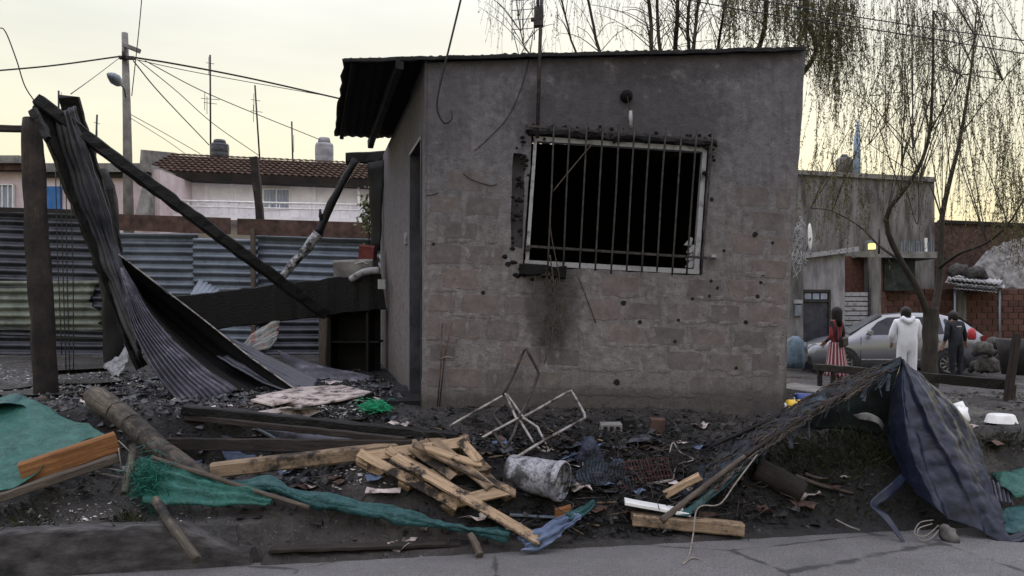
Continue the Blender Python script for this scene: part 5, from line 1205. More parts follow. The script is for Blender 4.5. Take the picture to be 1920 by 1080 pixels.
single('teal_strip', 'long twisted strip of teal tarpaulin trailing along the bank', 'tarpaulin', MB().grid(surf([[P(430, 905, 5.05), P(500, 890, 5.1), P(560, 915, 5.05), P(650, 932, 5.02), P(760, 955, 5.0), P(860, 982, 4.95), P(960, 995, 4.9)], [P(450, 920, 4.98), P(510, 912, 4.98), P(580, 940, 4.95), P(660, 952, 4.92), P(760, 975, 4.92), P(860, 990, 4.88), P(955, 1008, 4.84)], [P(455, 925, 5.05), P(520, 925, 5.05), P(590, 950, 5.0), P(665, 962, 4.97), P(760, 982, 4.96), P(860, 996, 4.92), P(950, 1012, 4.88)]], 80, 18, 2, .014, .035, 7, 5)), M['teal_tarp'], solid=.004)
single('blue_rag', 'crumpled light blue plastic rag at the end of the teal strip', 'rag', MB().grid(surf([[P(970, 1005, 4.85), P(1010, 990, 4.9), P(1050, 968, 5.0), P(1082, 960, 5.05)], [P(985, 1022, 4.80), P(1025, 1002, 4.84), P(1060, 985, 4.95), P(1090, 968, 5.0)], [P(975, 1034, 4.78), P(1015, 1030, 4.78), P(1050, 1000, 4.9), P(1085, 975, 4.98)]], 40, 20, 3, .016, .04, 9, 3)), M['blue_tarp'], solid=.004)
single('teal_scrap', 'small teal scrap of tarpaulin joining the blue rag to the bank', 'rag', MB().grid(surf([[P(1062, 962, 5.02), P(1090, 950, 5.1), P(1112, 938, 5.2)], [P(1068, 978, 4.98), P(1095, 968, 5.05), P(1115, 948, 5.15)]], 20, 12, 2, .012, .03, 9, 8)), M['teal_tarp'], solid=.004)

# ---- timber beam and broken pallet
single('timber_beam', 'long squared tan timber lying across the wreckage', 'beam', MB().plank(P(397, 882, 5.22), P(878, 826, 5.62), .11, .10, segs=12, jit=.004, ends=.01), M['wood_tan'])
pal = root('broken_pallet', 'broken fresh wood pallet with splintered slats', 'pallet', P(800, 960, 5.1))
pA, pD, pB, pC = q(676, 850, .17), q(862, 824, .20), q(852, 944, .17), q(956, 920, .20)
def pq(t_, s_, dz=0.0): return pA.lerp(pD, t_).lerp(pB.lerp(pC, t_), s_) + pn * dz
pn = Vector((0, 0, 1)); pn = (pB - pA).cross(pD - pA).normalized(); pn = pn if pn.z > 0 else -pn
def slat(t0, t1, s0, s1, dz, w, th, m, nm, segs=6): part(nm, MB().plank(pq(t0, s0, dz), pq(t1, s1, dz), w, th, pn, segs, .004, .035), M[m], pal)
for t_, s0, s1, m in ((.0, -.02, 1.02, 'wood_pale'), (.27, .0, .98, 'wood_pale'), (.5, .0, .62, 'wood_tan'), (.76, -.03, .9, 'wood_tan'), (1.0, .0, .45, 'wood_pale')): slat(t_, t_ + rnd(-.03, .03), s0, s1, 0, .070, .018, m, 'slat')
for s_ in (.04, .5, .96): slat(-.03, 1.03, s_, s_ + rnd(-.01, .01), -.021, .085, .020, 'wood_pale' if s_ != .5 else 'wood_tan', 'stringer_board')
for t_ in (.0, .5, 1.0): slat(t_, t_, -.02, 1.02, -.125, .07, .018, 'wood_pale' if t_ < 1 else 'wood_tan', 'bottom_slat')
for t_ in (.0, .5, 1.0):
    for s_ in (.04, .5, .96): part('block', MB().plank(pq(t_, s_ - .06, -.073), pq(t_, s_ + .06, -.073), .085, .083, pn, 2, .004), M['wood_tan'] if (t_ + s_) > .9 else M['wood_pale'], pal)
single('loose_plank', 'long pale slat torn off the pallet, its end on the road edge', 'plank', MB().plank(q(740, 856, .22), P(1016, 1016, 4.80), .085, .02, (0, -.35, 1), 8, .004, .03), M['wood_pale'])
single('loose_plank', 'weathered slat crossing the top of the pallet toward the bucket', 'plank', MB().plank(q(776, 832, .25), q(968, 926, .14), .075, .02, (0, -.35, 1), 8, .004, .05), M['wood_tan'])
single('loose_plank', 'splintered short slat over the pallet corner by the chair frame', 'plank', MB().plank(q(800, 840, .26), q(896, 870, .20), .075, .02, (0, -.35, 1), 5, .006, .06), M['wood_pale'])
for a, b, w, l in (((868, 870), (968, 925), .03, 'thin splinter of pallet wood beside the bucket'), ((828, 905), (930, 930), .03, 'splintered lath under the pallet edge')):
    timber('splinter', l, 'splinter', a, b, w, .014, 'wood_tan', .12, .1)

# ---- paint bucket
bk = root('paint_bucket', 'scorched white paint bucket lying on its side', 'bucket', q(1010, 935, 0))
c0, c1 = P(956, 882, 5.42), P(1056, 903, 5.22); ax = (c1 - c0).normalized()
def bl(prof, m, nm, n=36, solid=.003):
    u = ax.orthogonal().normalized(); w = ax.cross(u); mm = MB()
    mm.grid([[c0 + ax * x + (u * math.cos(2 * math.pi * k / n) + w * math.sin(2 * math.pi * k / n)) * r for x, r in prof] for k in range(n + 1)]); return part(nm, mm, m, bk, solid=solid)
t = NT('scorched_bucket'); co = t.coord('Object'); n1 = t.noise(co, 6, 7, .7); n2 = t.noise(co, 50, 4)
col = t.ramp(n2, [(.35, (.13, .13, .15)), (.6, (.30, .30, .33))]); col = t.mix(t.rng(n1, .50, .58, 0, .95), col, (.02, .02, .022)); M['bucket'] = t.fin(col, .5, t.bump(n1, .2, .01))
ln = (c1 - c0).length
bl([(0, .0), (.004, .115), (.02, .118), (ln * .45, .126), (ln * .47, .130), (ln * .49, .126), (ln * .9, .134)], M['bucket'], 'wall')
bl([(ln * .88, .136), (ln * .9, .143), (ln * .93, .145), (ln * .97, .145), (ln, .140), (ln, .130)], M['bucket'], 'rim')
bl([(ln * .80, .0), (ln * .82, .06), (ln * .86, .131)], M['char_ash'], 'charred_contents')
part('handle', MB().tube(cat([P(1048, 935, 5.2), P(1075, 945, 5.12), P(1062, 962, 5.1), P(1038, 948, 5.14)], 16), .004, 6), M['black_iron'], bk)

# ---- overturned tube chair frame
ch = root('chair_frame', 'overturned burnt tubular chair frame in front of the wall', 'chair', q(990, 850, 0))
def ctube(pts, m, r=.0115, n=26): part('tube', MB().tube(cat([P(*a) for a in pts], n), r, 8), M[m], ch)
ctube([(844, 810, 5.80), (845, 800, 5.80), (852, 794, 5.80), (897, 768, 5.85), (943, 742, 5.90)], 'steel_tube')
ctube([(943, 742, 5.90), (964, 700, 5.92), (982, 658, 5.95), (986, 653, 5.95), (990, 660, 5.95), (1008, 694, 5.98), (1008, 706, 5.98), (992, 745, 5.9), (972, 786, 5.75)], 'tube_burnt')
ctube([(980, 783, 5.75), (1024, 758, 5.9), (1066, 734, 6.0), (1071, 733, 6.0), (1075, 738, 6.0), (1096, 776, 5.85), (1097, 782, 5.83), (1092, 786, 5.8), (1040, 815, 5.6), (993, 842, 5.42), (962, 862, 5.36)], 'steel_tube')
ctube([(980, 783, 5.75), (1006, 800, 5.72), (1010, 806, 5.70), (1028, 843, 5.6), (1026, 848, 5.58), (1020, 846, 5.58), (1005, 836, 5.6), (974, 788, 5.72)], 'steel_tube')
ctube([(947, 738, 5.9), (958, 762, 5.82), (968, 785, 5.75)], 'steel_tube'); ctube([(948, 737, 5.9), (965, 760, 5.85), (982, 784, 5.76)], 'steel_tube')
ctube([(868, 842, 5.6), (920, 812, 5.66), (972, 784, 5.74)], 'steel_tube'); ctube([(934, 766, 5.85), (927, 780, 5.8), (944, 802, 5.72)], 'tube_burnt', .016)
ctube([(925, 810, 5.66), (940, 832, 5.55), (958, 858, 5.45)], 'tube_burnt'); ctube([(972, 786, 5.74), (962, 815, 5.6), (946, 842, 5.5)], 'tube_burnt')

# ---- long scorched timbers on the plateau edge
timber('charred_joist', 'long charred joist in front of the roof sheets', 'joist', (345, 768), (860, 822), .09, .085, 'char', .06, .10, 24, .012, .03)
timber('charred_joist', 'grey scorched joist edge below the charred one', 'joist', (350, 782), (760, 826), .05, .05, 'wood_dark', .05, .08, 16, .008, .02)
timber('plinth_board', 'dark board on edge along the yard step', 'board', (315, 832), (770, 838), .05, .10, 'wood_dark', .04, .05, 16, .006, .02)
timber('charred_lath', 'charred lath lying across the broken pale plaster board', 'lath', (520, 778), (700, 738), .05, .035, 'char', .07, .07, 14, .012, .03)
timber('metal_bracket', 'short pale metal strip tilted up behind the tan timber', 'metal strip', (500, 838), (565, 792), .045, .02, 'galv', .03, .18, 4, .002, .01)
timber('metal_bracket', 'second short metal strip crossing the tilted one', 'metal strip', (480, 803), (528, 828), .03, .02, 'galv', .08, .08, 4, .002, .01)
single('tin_sheet', 'flat scuffed blue grey tin sheet in the yard step', 'metal sheet', MB().grid(surf([[q(395, 800, .03), q(500, 806, .03), q(680, 822, .03)], [q(420, 826, .03), q(520, 832, .03), q(700, 838, .03)]], 20, 12, 0, 0, .02, 5)), M['streak'], solid=.003)
single('blue_scrap', 'folded blue grey tin scrap behind the end of the tan timber', 'metal sheet', MB().grid(surf([[q(413, 842, .06), q(440, 845, .08), q(478, 852, .04)], [q(425, 862, .05), q(450, 858, .05), q(480, 862, .03)]], 12, 8, 0, 0, .03, 9)), M['blue_tarp'], solid=.003)
M['plaster'] = basic('burnt_plaster_board', (.045, .038, .036), (.36, .30, .28), 9, (.7, .9), .4, 40, c=(.48, .42, .40), lo=.38, hi=.62)
for i, (pts, lab) in enumerate(((((480, 745), (560, 728), (640, 724), (700, 738), (640, 752), (560, 765)), 'pale broken plaster board on the ash before the door'), (((478, 775), (540, 765), (600, 772), (560, 790)), 'small pale plaster fragment near the joist'), (((470, 752), (520, 740), (560, 750), (510, 762)), 'pinkish plaster fragment at the edge of the roof sheet'))):
    b_ = [q(x, y, .05 + .02 * i + rnd(0, .02)) for x, y in pts]; n = len(b_); m = MB(); m.add(b_ + [p + V(0, 0, .014) for p in b_], [tuple(range(n)), tuple(range(2 * n - 1, n - 1, -1))] + [(k, (k + 1) % n, n + (k + 1) % n, n + k) for k in range(n)])
    single('plaster_board', lab, 'board', m, M['plaster'])
mb = MB()
for i in range(260):
    a = q(705, 768, .05) + V(random.gauss(0, .05), random.gauss(0, .04), abs(random.gauss(0, .035))); mb.tube(cat([a, a + V(rnd(-.05, .05), rnd(-.04, .04), rnd(-.02, .03)), a + V(rnd(-.08, .08), rnd(-.05, .05), rnd(-.03, .02))], 5), .003, 3, caps=False)
single('green_mesh_bag', 'small bright green mesh bag crumpled on the ash', 'bag', mb, basic('bright_green', (.01, .22, .10), (.03, .40, .20), 20, (.5, .7)), kind=None)

# ---- middle right debris
for i, (x, y, w, h, d, m, lab) in enumerate(((1145, 803, .17, .09, .12, 'concrete', 'pale broken hollow block at the wall foot'), (1178, 797, .10, .13, .12, 'char', 'dark square block beside the pale hollow one'), (1232, 800, .11, .14, .10, 'rust', 'rust brown block standing on the dirt by the wall'))):
    b_ = root('loose_block', lab, 'block', q(x, y + 10, 0)); c = q(x, y, h * .4)
    part('shell', MB().plank(c - V(w / 2, 0, 0), c + V(w / 2, 0, 0), d, h, segs=3, jit=.006), M[m], b_)
    if i == 0:
        for k in range(3): part('core_shade', MB().box(c + V(-.05 + .05 * k, -d / 2 - .002, 0), (.03, .012, .045)), M['interior'], b_)  # dark boxes on the face, shade of the cores put into colour
cr_ = root('red_crate', 'burnt red perforated crate panel lying in the black debris', 'crate', q(1210, 900, 0))
cq = [q(1150, 868, .10), q(1250, 858, .14), q(1262, 902, .06), q(1165, 915, .05)]
M['crate'] = basic('burnt_red_plastic', (.012, .008, .008), (.075, .026, .026), 8, (.5, .8), .3)
for k in range(17):
    u = k / 16; part('bar', MB().plank(cq[0].lerp(cq[1], u), cq[3].lerp(cq[2], u), .006, .01), M['crate'], cr_)
for k in range(5):
    u = k / 4; part('bar', MB().plank(cq[0].lerp(cq[3], u), cq[1].lerp(cq[2], u), .008, .009), M['crate'], cr_)
timber('crate_strip', 'thin pale strip along the crate panel', 'strip', (1205, 908), (1262, 900), .02, .015, 'steel_tube', .07)
timber('pale_plank', 'white painted plank end lying by the road', 'plank', (1172, 940), (1292, 962), .13, .025, 'white_plastic', .10, .12, 4, .003, .01, da=-.05)
timber('timber_block', 'squared grey timber offcut at the road edge', 'timber', (1185, 972), (1392, 992), .11, .085, 'wood_tan', .06, .06, 8, .006, .01)
timber('scorched_offcut', 'short orange timber offcut leaning on the stick frame', 'offcut', (1245, 928), (1312, 893), .06, .05, 'wood_pale', .10, .25, 5, .006, .02)
timber('burnt_box_side', 'orange brown box corner beside the bucket mouth', 'box', (1042, 968), (1072, 962), .05, .11, 'wood_orange', .08, .08, 3, .006, .02)
timber('perforated_strip', 'pale perforated metal strip beneath the pallet', 'metal strip', (955, 965), (1048, 970), .03, .015, 'galv', .06)
timber('flat_board', 'thin dark board half buried at the edge of the road', 'board', (505, 1030), (860, 1018), .10, .02, 'wood_dark', .015, .015, 14, .006, .02)
single('bent_wire_frame', 'thin twisted wire frame in the black debris by the crate', 'wire', MB().tube(cat([q(1255, 850, .08), q(1262, 830, .12), q(1275, 848, .1), q(1300, 862, .06), q(1270, 872, .05), q(1262, 900, .05)], 30), .006, 5), M['steel_tube'])
single('sooty_blue_heap', 'sooty blue plastic heap behind the bucket', 'plastic', MB().grid(surf([[q(1085, 830, .05), q(1100, 815, .10), q(1125, 838, .05)], [q(1080, 858, .08), q(1110, 838, .20), q(1135, 860, .06)], [q(1090, 880, .05), q(1115, 872, .08), q(1130, 880, .03)]], 18, 18, 0, 0, .06, 9, 2)), M['navy_tarp'], solid=.004)

# ---- dead creeper and rods on the wall
vn = root('dead_creeper', 'dead dry creeper hanging under the window corner', 'creeper', W(1040, 660, -.03)); mb = MB()
part('stem', MB().tube(cat([W(1030, 480, -.10), W(1036, 520, -.05), W(1040, 570, -.04), W(1035, 630, -.05), W(1020, 680, -.08)], 26), .006, 6), M['wood_grey'], vn)
part('stem', MB().tube(cat([W(1034, 350, -.10), W(1031, 430, -.10), W(1048, 520, -.05), W(1043, 545, -.05)], 22), .005, 6), M['wood_grey'], vn)
part('stem', MB().tube(cat([W(1108, 275, -.10), W(1070, 320, -.10), W(1036, 362, -.10)], 14), .006, 6), M['wood_grey'], vn)
for i in range(110):
    a = W(random.gauss(1038, 17), rnd(505, 640), -.03); mb.tube(cat([a, a + V(rnd(-.06, .06), rnd(-.04, .0), rnd(-.12, .06)), a + V(rnd(-.1, .1), rnd(-.06, 0), rnd(-.22, .0))], 6), .0028, 4, caps=False)
part('twigs', mb, M['wood_grey'], vn, kind='stuff')
rd = root('rusty_rods', 'pair of thin rusty rods standing against the wall corner', 'rods', q(826, 745, 0))
part('rod', MB().tube([W(830, 606, -.06), W(828, 690, -.07), W(822, 760, -.10)], .007, 6), M['rust'], rd); part('rod', MB().tube([W(848, 604, -.05), W(834, 672, -.06), W(826, 760, -.09)], .007, 6), M['rust'], rd)
part('wire_tie', MB().tube(cat([W(828, 672, -.08), W(838, 668, -.08), W(850, 670, -.06)], 8), .006, 5), M['wire_pale'], rd)

# ---- collapsed tent of tarpaulin on a stick frame at the right
tent = root('tarp_tent', 'collapsed dark blue tarpaulin draped over a peak of sticks by the road', 'tarpaulin', P(1700, 1000, 5.3))
def T(*a): return P(*a)
rails = [[T(1688, 678, 5.62), T(1672, 740, 5.60), T(1664, 820, 5.58), T(1690, 892, 5.45)],
         [T(1690, 676, 5.60), T(1692, 760, 5.45), T(1712, 850, 5.32), T(1760, 960, 5.14)],
         [T(1691, 674, 5.58), T(1718, 770, 5.42), T(1765, 870, 5.26), T(1828, 992, 5.06)],
         [T(1692, 673, 5.58), T(1738, 775, 5.36), T(1800, 880, 5.18), T(1890, 1020, 4.97)],
         [T(1694, 673, 5.60), T(1762, 765, 5.50), T(1822, 860, 5.40), T(1882, 985, 5.16)],
         [T(1696, 674, 5.66), T(1790, 762, 5.72), T(1842, 850, 5.62), T(1862, 955, 5.45)]]
rows = surf(rails, 110, 120, 0, 0, .02, 5, 11)
def tri(x): x = x % 1.0; return 4 * abs(x - .5) - 1
for i, r in enumerate(rows):
    u = i / 109
    for j, p in enumerate(r):
        v = j / 119; e = min(1, min(v, 1 - v) * 9 + .25)
        f = tri(v * 5.2 + .25 * math.sin(u * 4 + 1) + .15 * nz(p, 3, 2)) * .028 + tri(v * 11 + .5 * nz(p, 2.5, 9)) * .010
        rid = (.020 * (abs(nz(p, 6, 4)) - .2) + .010 * (abs(nz(p, 17, 6)) - .2)) * (.4 + 1.2 * v)
        p += V(.25, -.95, .15) * (f * (.15 + .85 * u) + rid) * e
t = NT('tent_tarp'); co = t.coord('Object'); n1 = t.noise(co, 4, 6, .65); n2 = t.noise(co, 16, 6, .65, 1.0)
M['tent'] = t.fin(t.ramp(n1, [(.3, (.006, .009, .019)), (.7, (.016, .021, .042))]), t.rng(n2, .3, .7, .24, .38), t.bump(n2, .4, .012), spec=.32)
part('cloth', MB().grid(rows), M['tent'], tent, solid=.003)
part('strap', MB().grid(surf([[T(1690, 888, 5.42), T(1660, 915, 5.3), T(1632, 942, 5.2), T(1650, 965, 5.1), T(1698, 1024, 4.95)], [T(1700, 900, 5.40), T(1668, 932, 5.3), T(1645, 950, 5.2), T(1668, 968, 5.1), T(1702, 1026, 4.95)]], 40, 8, 0, 0, .012, 8)), M['tent'], tent, solid=.006)
part('tail', MB().grid(surf([[T(1880, 1008, 5.02), T(1910, 1000, 5.0), T(1950, 975, 5.0)], [T(1885, 1022, 4.96), T(1915, 1014, 4.94), T(1955, 1000, 4.94)]], 20, 8, 1, .01, .02, 8)), M['tent'], tent, solid=.005)
# charred ragged slope on the left of the peak
up_ = [T(1300, 870, 5.80), T(1390, 806, 5.86), T(1480, 764, 5.84), T(1590, 708, 5.76), T(1690, 672, 5.64)]
lo_ = [T(1262, 972, 5.22), T(1345, 908, 5.32), T(1430, 838, 5.42), T(1560, 758, 5.52), T(1688, 690, 5.58)]
rows = surf([up_, [a.lerp(b, .5) + V(0, 0, .02) for a, b in zip(up_, lo_)], lo_], 90, 26, 0, 0, .03, 8, 3)
t = NT('charred_netting'); co = t.coord('Object'); n1 = t.noise(co, 7, 6, .7); n2 = t.noise(co, 40, 5, .7)
M['netting'] = t.fin(t.ramp(n1, [(.42, (.008, .009, .012)), (.55, (.030, .040, .055)), (.70, (.085, .125, .15))]), t.rng(n1, .3, .7, .55, .8), t.bump(n2, .8, .02), spec=.25)
part('charred_side', MB().grid(rows, skip=lambda u, v: nz((u * 9, v * 3, 0), 2.2, 4) > .42 or (v > .82 and nz((u * 40, v, 2), 1, 7) > .0)), M['netting'], tent, solid=.004)
rp = cat([T(1240, 976, 5.14), T(1330, 905, 5.28), T(1430, 832, 5.40), T(1560, 752, 5.52), T(1695, 678, 5.62)], 60)
part('ridge_pole', MB().tube(rp[:22], [lerp(.024, .016, k / 21) for k in range(22)], 8, jit=.25), M['wood_grey'], tent)
part('ridge_pole', MB().tube(rp[21:], [lerp(.015, .012, k / 38) for k in range(39)], 8, jit=.45), M['wood_dark'], tent)
part('ridge_pole', MB().tube(cat([T(1330, 838, 5.72), T(1480, 770, 5.74), T(1600, 708, 5.70), T(1690, 672, 5.64)], 30), .017, 8, jit=.3), M['char'], tent)
part('prop', MB().tube(cat([T(1690, 676, 5.66), T(1680, 780, 5.75), T(1676, 850, 5.85)], 12), .02, 8, jit=.2), M['wood_dark'], tent)
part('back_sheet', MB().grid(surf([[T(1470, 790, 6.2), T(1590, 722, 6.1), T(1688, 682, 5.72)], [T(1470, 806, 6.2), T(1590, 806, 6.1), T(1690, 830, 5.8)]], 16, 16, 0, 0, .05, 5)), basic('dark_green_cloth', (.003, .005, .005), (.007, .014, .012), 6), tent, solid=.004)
part('teal_edge', MB().grid(surf([[T(1265, 968, 5.16), T(1340, 915, 5.27), T(1420, 850, 5.38)], [T(1290, 968, 5.14), T(1352, 920, 5.25), T(1428, 850, 5.36)]], 24, 6, 0, 0, .012, 9)), M['teal_tarp'], tent, solid=.004)
mb = MB(); mb2 = MB()
lo60, up60 = cat(lo_, 60), cat(up_, 60)
for i in range(260):
    k0 = random.randrange(2, 48); ln_ = random.randrange(4, 12); v0 = rnd(0, 1.15); pts = []
    for k in range(k0, min(60, k0 + ln_)): pts.append(up60[k].lerp(lo60[k], v0 + rnd(-.04, .04)) + V(0, rnd(-.03, .0), rnd(-.01, .03)))
    (mb if i % 3 else mb2).tube(pts, rnd(.003, .008), 4, caps=False)
part('threads', mb, M['tube_burnt'], tent, kind='stuff'); part('pale_threads', mb2, M['wood_grey'], tent, kind='stuff')
for i in range(90):
    u = rnd(.03, .97); a = lo60[int(u * 59)].lerp(up60[int(u * 59)], rnd(-.05, .25)) + V(0, -.02, 0); b = a + V(rnd(-.14, .04), rnd(-.07, .03), rnd(-.15, -.03)); part('tatter', MB().plank(a, b, rnd(.004, .03), .004, segs=3, jit=.006), M['netting'], tent)
part('ash_patch', MB().grid(surf([[T(1600, 778, 5.85), T(1630, 774, 5.8), T(1660, 800, 5.8)], [T(1610, 786, 5.82), T(1635, 790, 5.78), T(1655, 806, 5.78)]], 10, 6, 0, 0, .03, 9)), M['white_metal'], tent, solid=.004)
single('pale_rope', 'pale rope looping from the stick frame down onto the road', 'rope', MB().tube(cat([P(1420, 852, 5.33), P(1380, 905, 5.2), P(1350, 945, 5.12), P(1318, 948, 5.1), P(1305, 960, 5.08), P(1300, 1000, 4.98), P(1292, 1040, 4.72), P(1280, 1058, 4.5), P(1300, 1046, 4.62), P(1330, 1058, 4.52)], 60), .0055, 6), M['wire_pale'])
for i, pts in enumerate(([(1760, 985, 5.1), (1735, 1005, 4.98), (1715, 1000, 5.0), (1725, 980, 5.12), (1750, 975, 5.15)], [(1762, 992, 5.05), (1745, 1010, 4.97), (1725, 1012, 4.96), (1722, 992, 5.05), (1748, 982, 5.1)])):
    single('wire_loop', ('larger', 'lower')[i] + ' pale wire loop on the road under the tarpaulin tent', 'wire', MB().tube(cat([P(*a) for a in pts], 26), .004, 5), M['wire_pale'])
single('pale_rag', 'dirty pale rag lump on the road below the tarpaulin tent', 'rag', MB().tube(cat([P(1768, 985, 5.05), P(1778, 1000, 5.0), P(1790, 1012, 4.96), P(1798, 1020, 4.94)], 9), [.02, .04, .05, .055, .05, .04, .035, .03, .01], 10, jit=.6), M['rubble'])
bent('twig', 'thin pale twig on the road left of the tarpaulin strap', 'twig', [P(1567, 974, 5.36), P(1590, 986, 5.28), P(1612, 994, 5.22)], .006, M['wire_pale'])
bent('bank_log', 'thick dark log lying under the tent on the bank', 'log', [q(1415, 878, .07), q(1460, 900, .08), q(1505, 925, .08)], (.10, .085), M['wood_dark'], 12, 16, .2)
bent('branch', 'grey branch lying on the dark bank below the tent', 'branch', [q(1490, 892, .04), q(1540, 910, .05), q(1600, 925, .03)], (.018, .010), M['wood_grey'])
bent('branch', 'shorter branch lying above the grey one on the bank', 'branch', [q(1510, 888, .06), q(1530, 895, .06), q(1552, 898, .05)], (.012, .008), M['wood_grey'])
# far right green tarpaulin and frame
single('green_tarpaulin', 'green tarpaulin bundled at the picture edge beyond the tent', 'tarpaulin', MB().grid(surf([[P(1858, 890, 5.75), P(1900, 865, 5.9), P(1970, 850, 6.0)], [P(1880, 910, 5.5), P(1915, 895, 5.6), P(1970, 880, 5.7)], [P(1905, 935, 5.4), P(1925, 930, 5.4), P(1975, 930, 5.4)]], 24, 20, 2, .015, .04, 6, 9)), M['green_tarp'], solid=.004)
single('striped_tarpaulin', 'dark pleated tarpaulin tucked under the green one', 'tarpaulin', MB().grid(surf([[P(1852, 895, 5.62), P(1862, 940, 5.45)], [P(1895, 920, 5.5), P(1900, 945, 5.4)]], 14, 40, 5, .02, .02, 6)), M['grey_tarp'], solid=.004)
single('dark_tarp_fold', 'dark green fold on the ground under the pleated tarpaulin', 'tarpaulin', MB().grid(surf([[P(1860, 965, 5.4), P(1900, 955, 5.4), P(1950, 950, 5.4)], [P(1865, 1000, 5.15), P(1900, 1000, 5.1), P(1950, 1000, 5.1)]], 14, 16, 1, .02, .04, 7)), M['teal_tarp'], solid=.004)
single('broken_box', 'dark broken wooden frame on the bank beside the green tarpaulin', 'frame', (lambda m: (m.plank(P(1852, 862, 6.0), P(1862, 838, 6.15), .05, .05), m.plank(P(1860, 838, 6.15), P(1940, 848, 6.15), .05, .05), m.plank(P(1852, 866, 6.0), P(1930, 880, 5.95), .04, .04), m)[-1])(MB()), M['wood_dark'])
# small items
yb_ = root('yellow_jug', 'yellow plastic jug lying beside the house corner', 'jug', q(1487, 766, 0)); a, b = q(1474, 760, .06), q(1502, 760, .06); d = (b - a)
part('body', MB().tube([a, a + d * .06, a + d * .15, a + d * .55, a + d * .6, a + d * .9, b], [.02, .045, .052, .052, .046, .052, .04], 14), M['yellow_plastic'], yb_); part('cap', MB().tube([a - d * .02, a - d * .18], .022, 10), M['white_plastic'], yb_)
bd = root('blue_drum', 'blue plastic drum lying behind the yellow jug', 'drum', q(1515, 752, 0)); a, b = P(1490, 750, 7.2), P(1546, 752, 7.2); d = b - a
part('body', MB().tube([a, a + d * .05, a + d * .3, a + d * .34, a + d * .38, a + d * .66, a + d * .7, a + d * .74, a + d * .95, b], [.055, .07, .07, .064, .07, .07, .064, .07, .07, .055], 16), M['blue_plastic'], bd); part('cap', MB().tube([a - d * .01, a - d * .06], .03, 10), M['white_plastic'], bd)
bn = root('white_basin', 'upturned white plastic basin on the bank top', 'basin', q(1877, 792, 0)); c = q(1877, 792, 0); m = MB()
m.grid([[c + V(math.cos(k / 20 * 2 * math.pi) * r * 1.15, math.sin(k / 20 * 2 * math.pi) * r, z) for r, z in ((.11, .0), (.105, .012), (.09, .06), (.08, .068), (0.0, .07))] for k in range(21)]); part('bowl', m, M['white_plastic'], bn)
single('white_bag', 'white plastic bag behind the tarpaulin tent', 'bag', MB().tube([q(1795, 780, .0), q(1795, 778, .05), q(1796, 772, .1), q(1797, 764, .13)], [.08, .11, .08, .02], 12, jit=.5), M['white_plastic'])
timber('pavement_slab', 'grey slab bench edge beside the house corner', 'slab', (1470, 726), (1570, 740), .5, .06, 'concrete', .10, .10, 4, .006, .01)

# ---- stuff: scattered char, ash, splinters, grass
M['wet_chips'] = basic('wet_char', (.006, .006, .007), (.030, .030, .036), 9, (.16, .4), .4, 60, spec=.5)
def chips(n, region, smin, smax, zoff=.006, flat=.35):
    m = MB(); k = 0
    while k < n:
        x, y = region()
        d = y - edge(x)
        if d < .02: continue
        if y > 6.40 and -.9 - .274 * (y - 6.45) < x < 2.5 and y < 10.6: continue
        k += 1; s = smin + (smax - smin) * random.random() ** 3; z = H(x, y) + zoff * random.random()
        a = rnd(0, 6.28); e = rnd(.25, 1.0); u = V(math.cos(a), math.sin(a), rnd(-.35, .35)) * s; w = V(-math.sin(a), math.cos(a), rnd(-.3, .3)) * s * e; h = V(rnd(-.2, .2) * s, rnd(-.2, .2) * s, s * flat * rnd(.5, 1.6)); c = V(x, y, z)
        m.add([c - u * rnd(.7, 1), c + w * rnd(.6, 1), c + u, c - w * rnd(.6, 1), c + h * 1.4 + u * rnd(-.3, .3)], [(0, 1, 4), (1, 2, 4), (2, 3, 4), (3, 0, 4)])
    return m
def reg_main(): 
    y = random.triangular(4.7, 10.5, 6.0); return rnd(-5, 3.6), y
def reg_heap(): return random.gauss(.5, .8), random.gauss(5.55, .28)
def reg_yard(): return random.uniform(-4.6, -1.0), random.gauss(7.2, .9)
def reg_right(): return rnd(2.3, 8), random.triangular(5.6, 14, 8)
def P2(px, py): p = GT(px, py, 0); return p.x + random.gauss(0, .03), p.y + random.gauss(0, .03)
single('charred_fragments', 'black charred fragments strewn over the ground', 'debris', chips(7000, reg_main, .006, .05), M['chips'], kind='stuff')
hm = chips(3200, reg_heap, .008, .06, .05); 
single('burnt_heap', 'bed of burnt rubbish in front of the house wall', 'debris', hm, M['chips'], kind='stuff')
single('yard_ash', 'wet sooty rubble over the yard', 'debris', chips(4200, reg_yard, .008, .06, .02), M['wet_chips'], kind='stuff')
M['ash_and_glint'] = basic('ash_and_glint', (.16, .15, .15), (.55, .53, .52), 14, (.6, .9), .3, 40)  # pale flakes: ash, and painted stand-ins for sky glints on wet mud
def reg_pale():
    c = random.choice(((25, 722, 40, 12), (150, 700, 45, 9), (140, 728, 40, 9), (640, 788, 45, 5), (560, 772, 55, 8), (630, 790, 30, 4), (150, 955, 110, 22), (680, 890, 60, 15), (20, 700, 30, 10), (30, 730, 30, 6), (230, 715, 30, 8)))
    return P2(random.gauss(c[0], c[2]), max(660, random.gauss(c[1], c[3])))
single('ash_and_glint_flakes', 'pale ash and plaster flakes, many standing in for wet glints on the dark mud', 'ash', chips(2800, reg_pale, .004, .026, .012, .15), M['ash_and_glint'], kind='stuff')
def reg_any(): return rnd(-4.8, 4.2), random.triangular(4.6, 9, 5.8)
single('mixed_crumbs', 'grey and brown crumbs of rubble on the bank', 'debris', chips(5200, reg_any, .004, .026, .006), M['rubble'], kind='stuff')
single('street_rubble', 'stones and litter on the ground towards the side street', 'debris', chips(2600, reg_right, .008, .06, .01), M['rubble'], kind='stuff')
mb = MB()
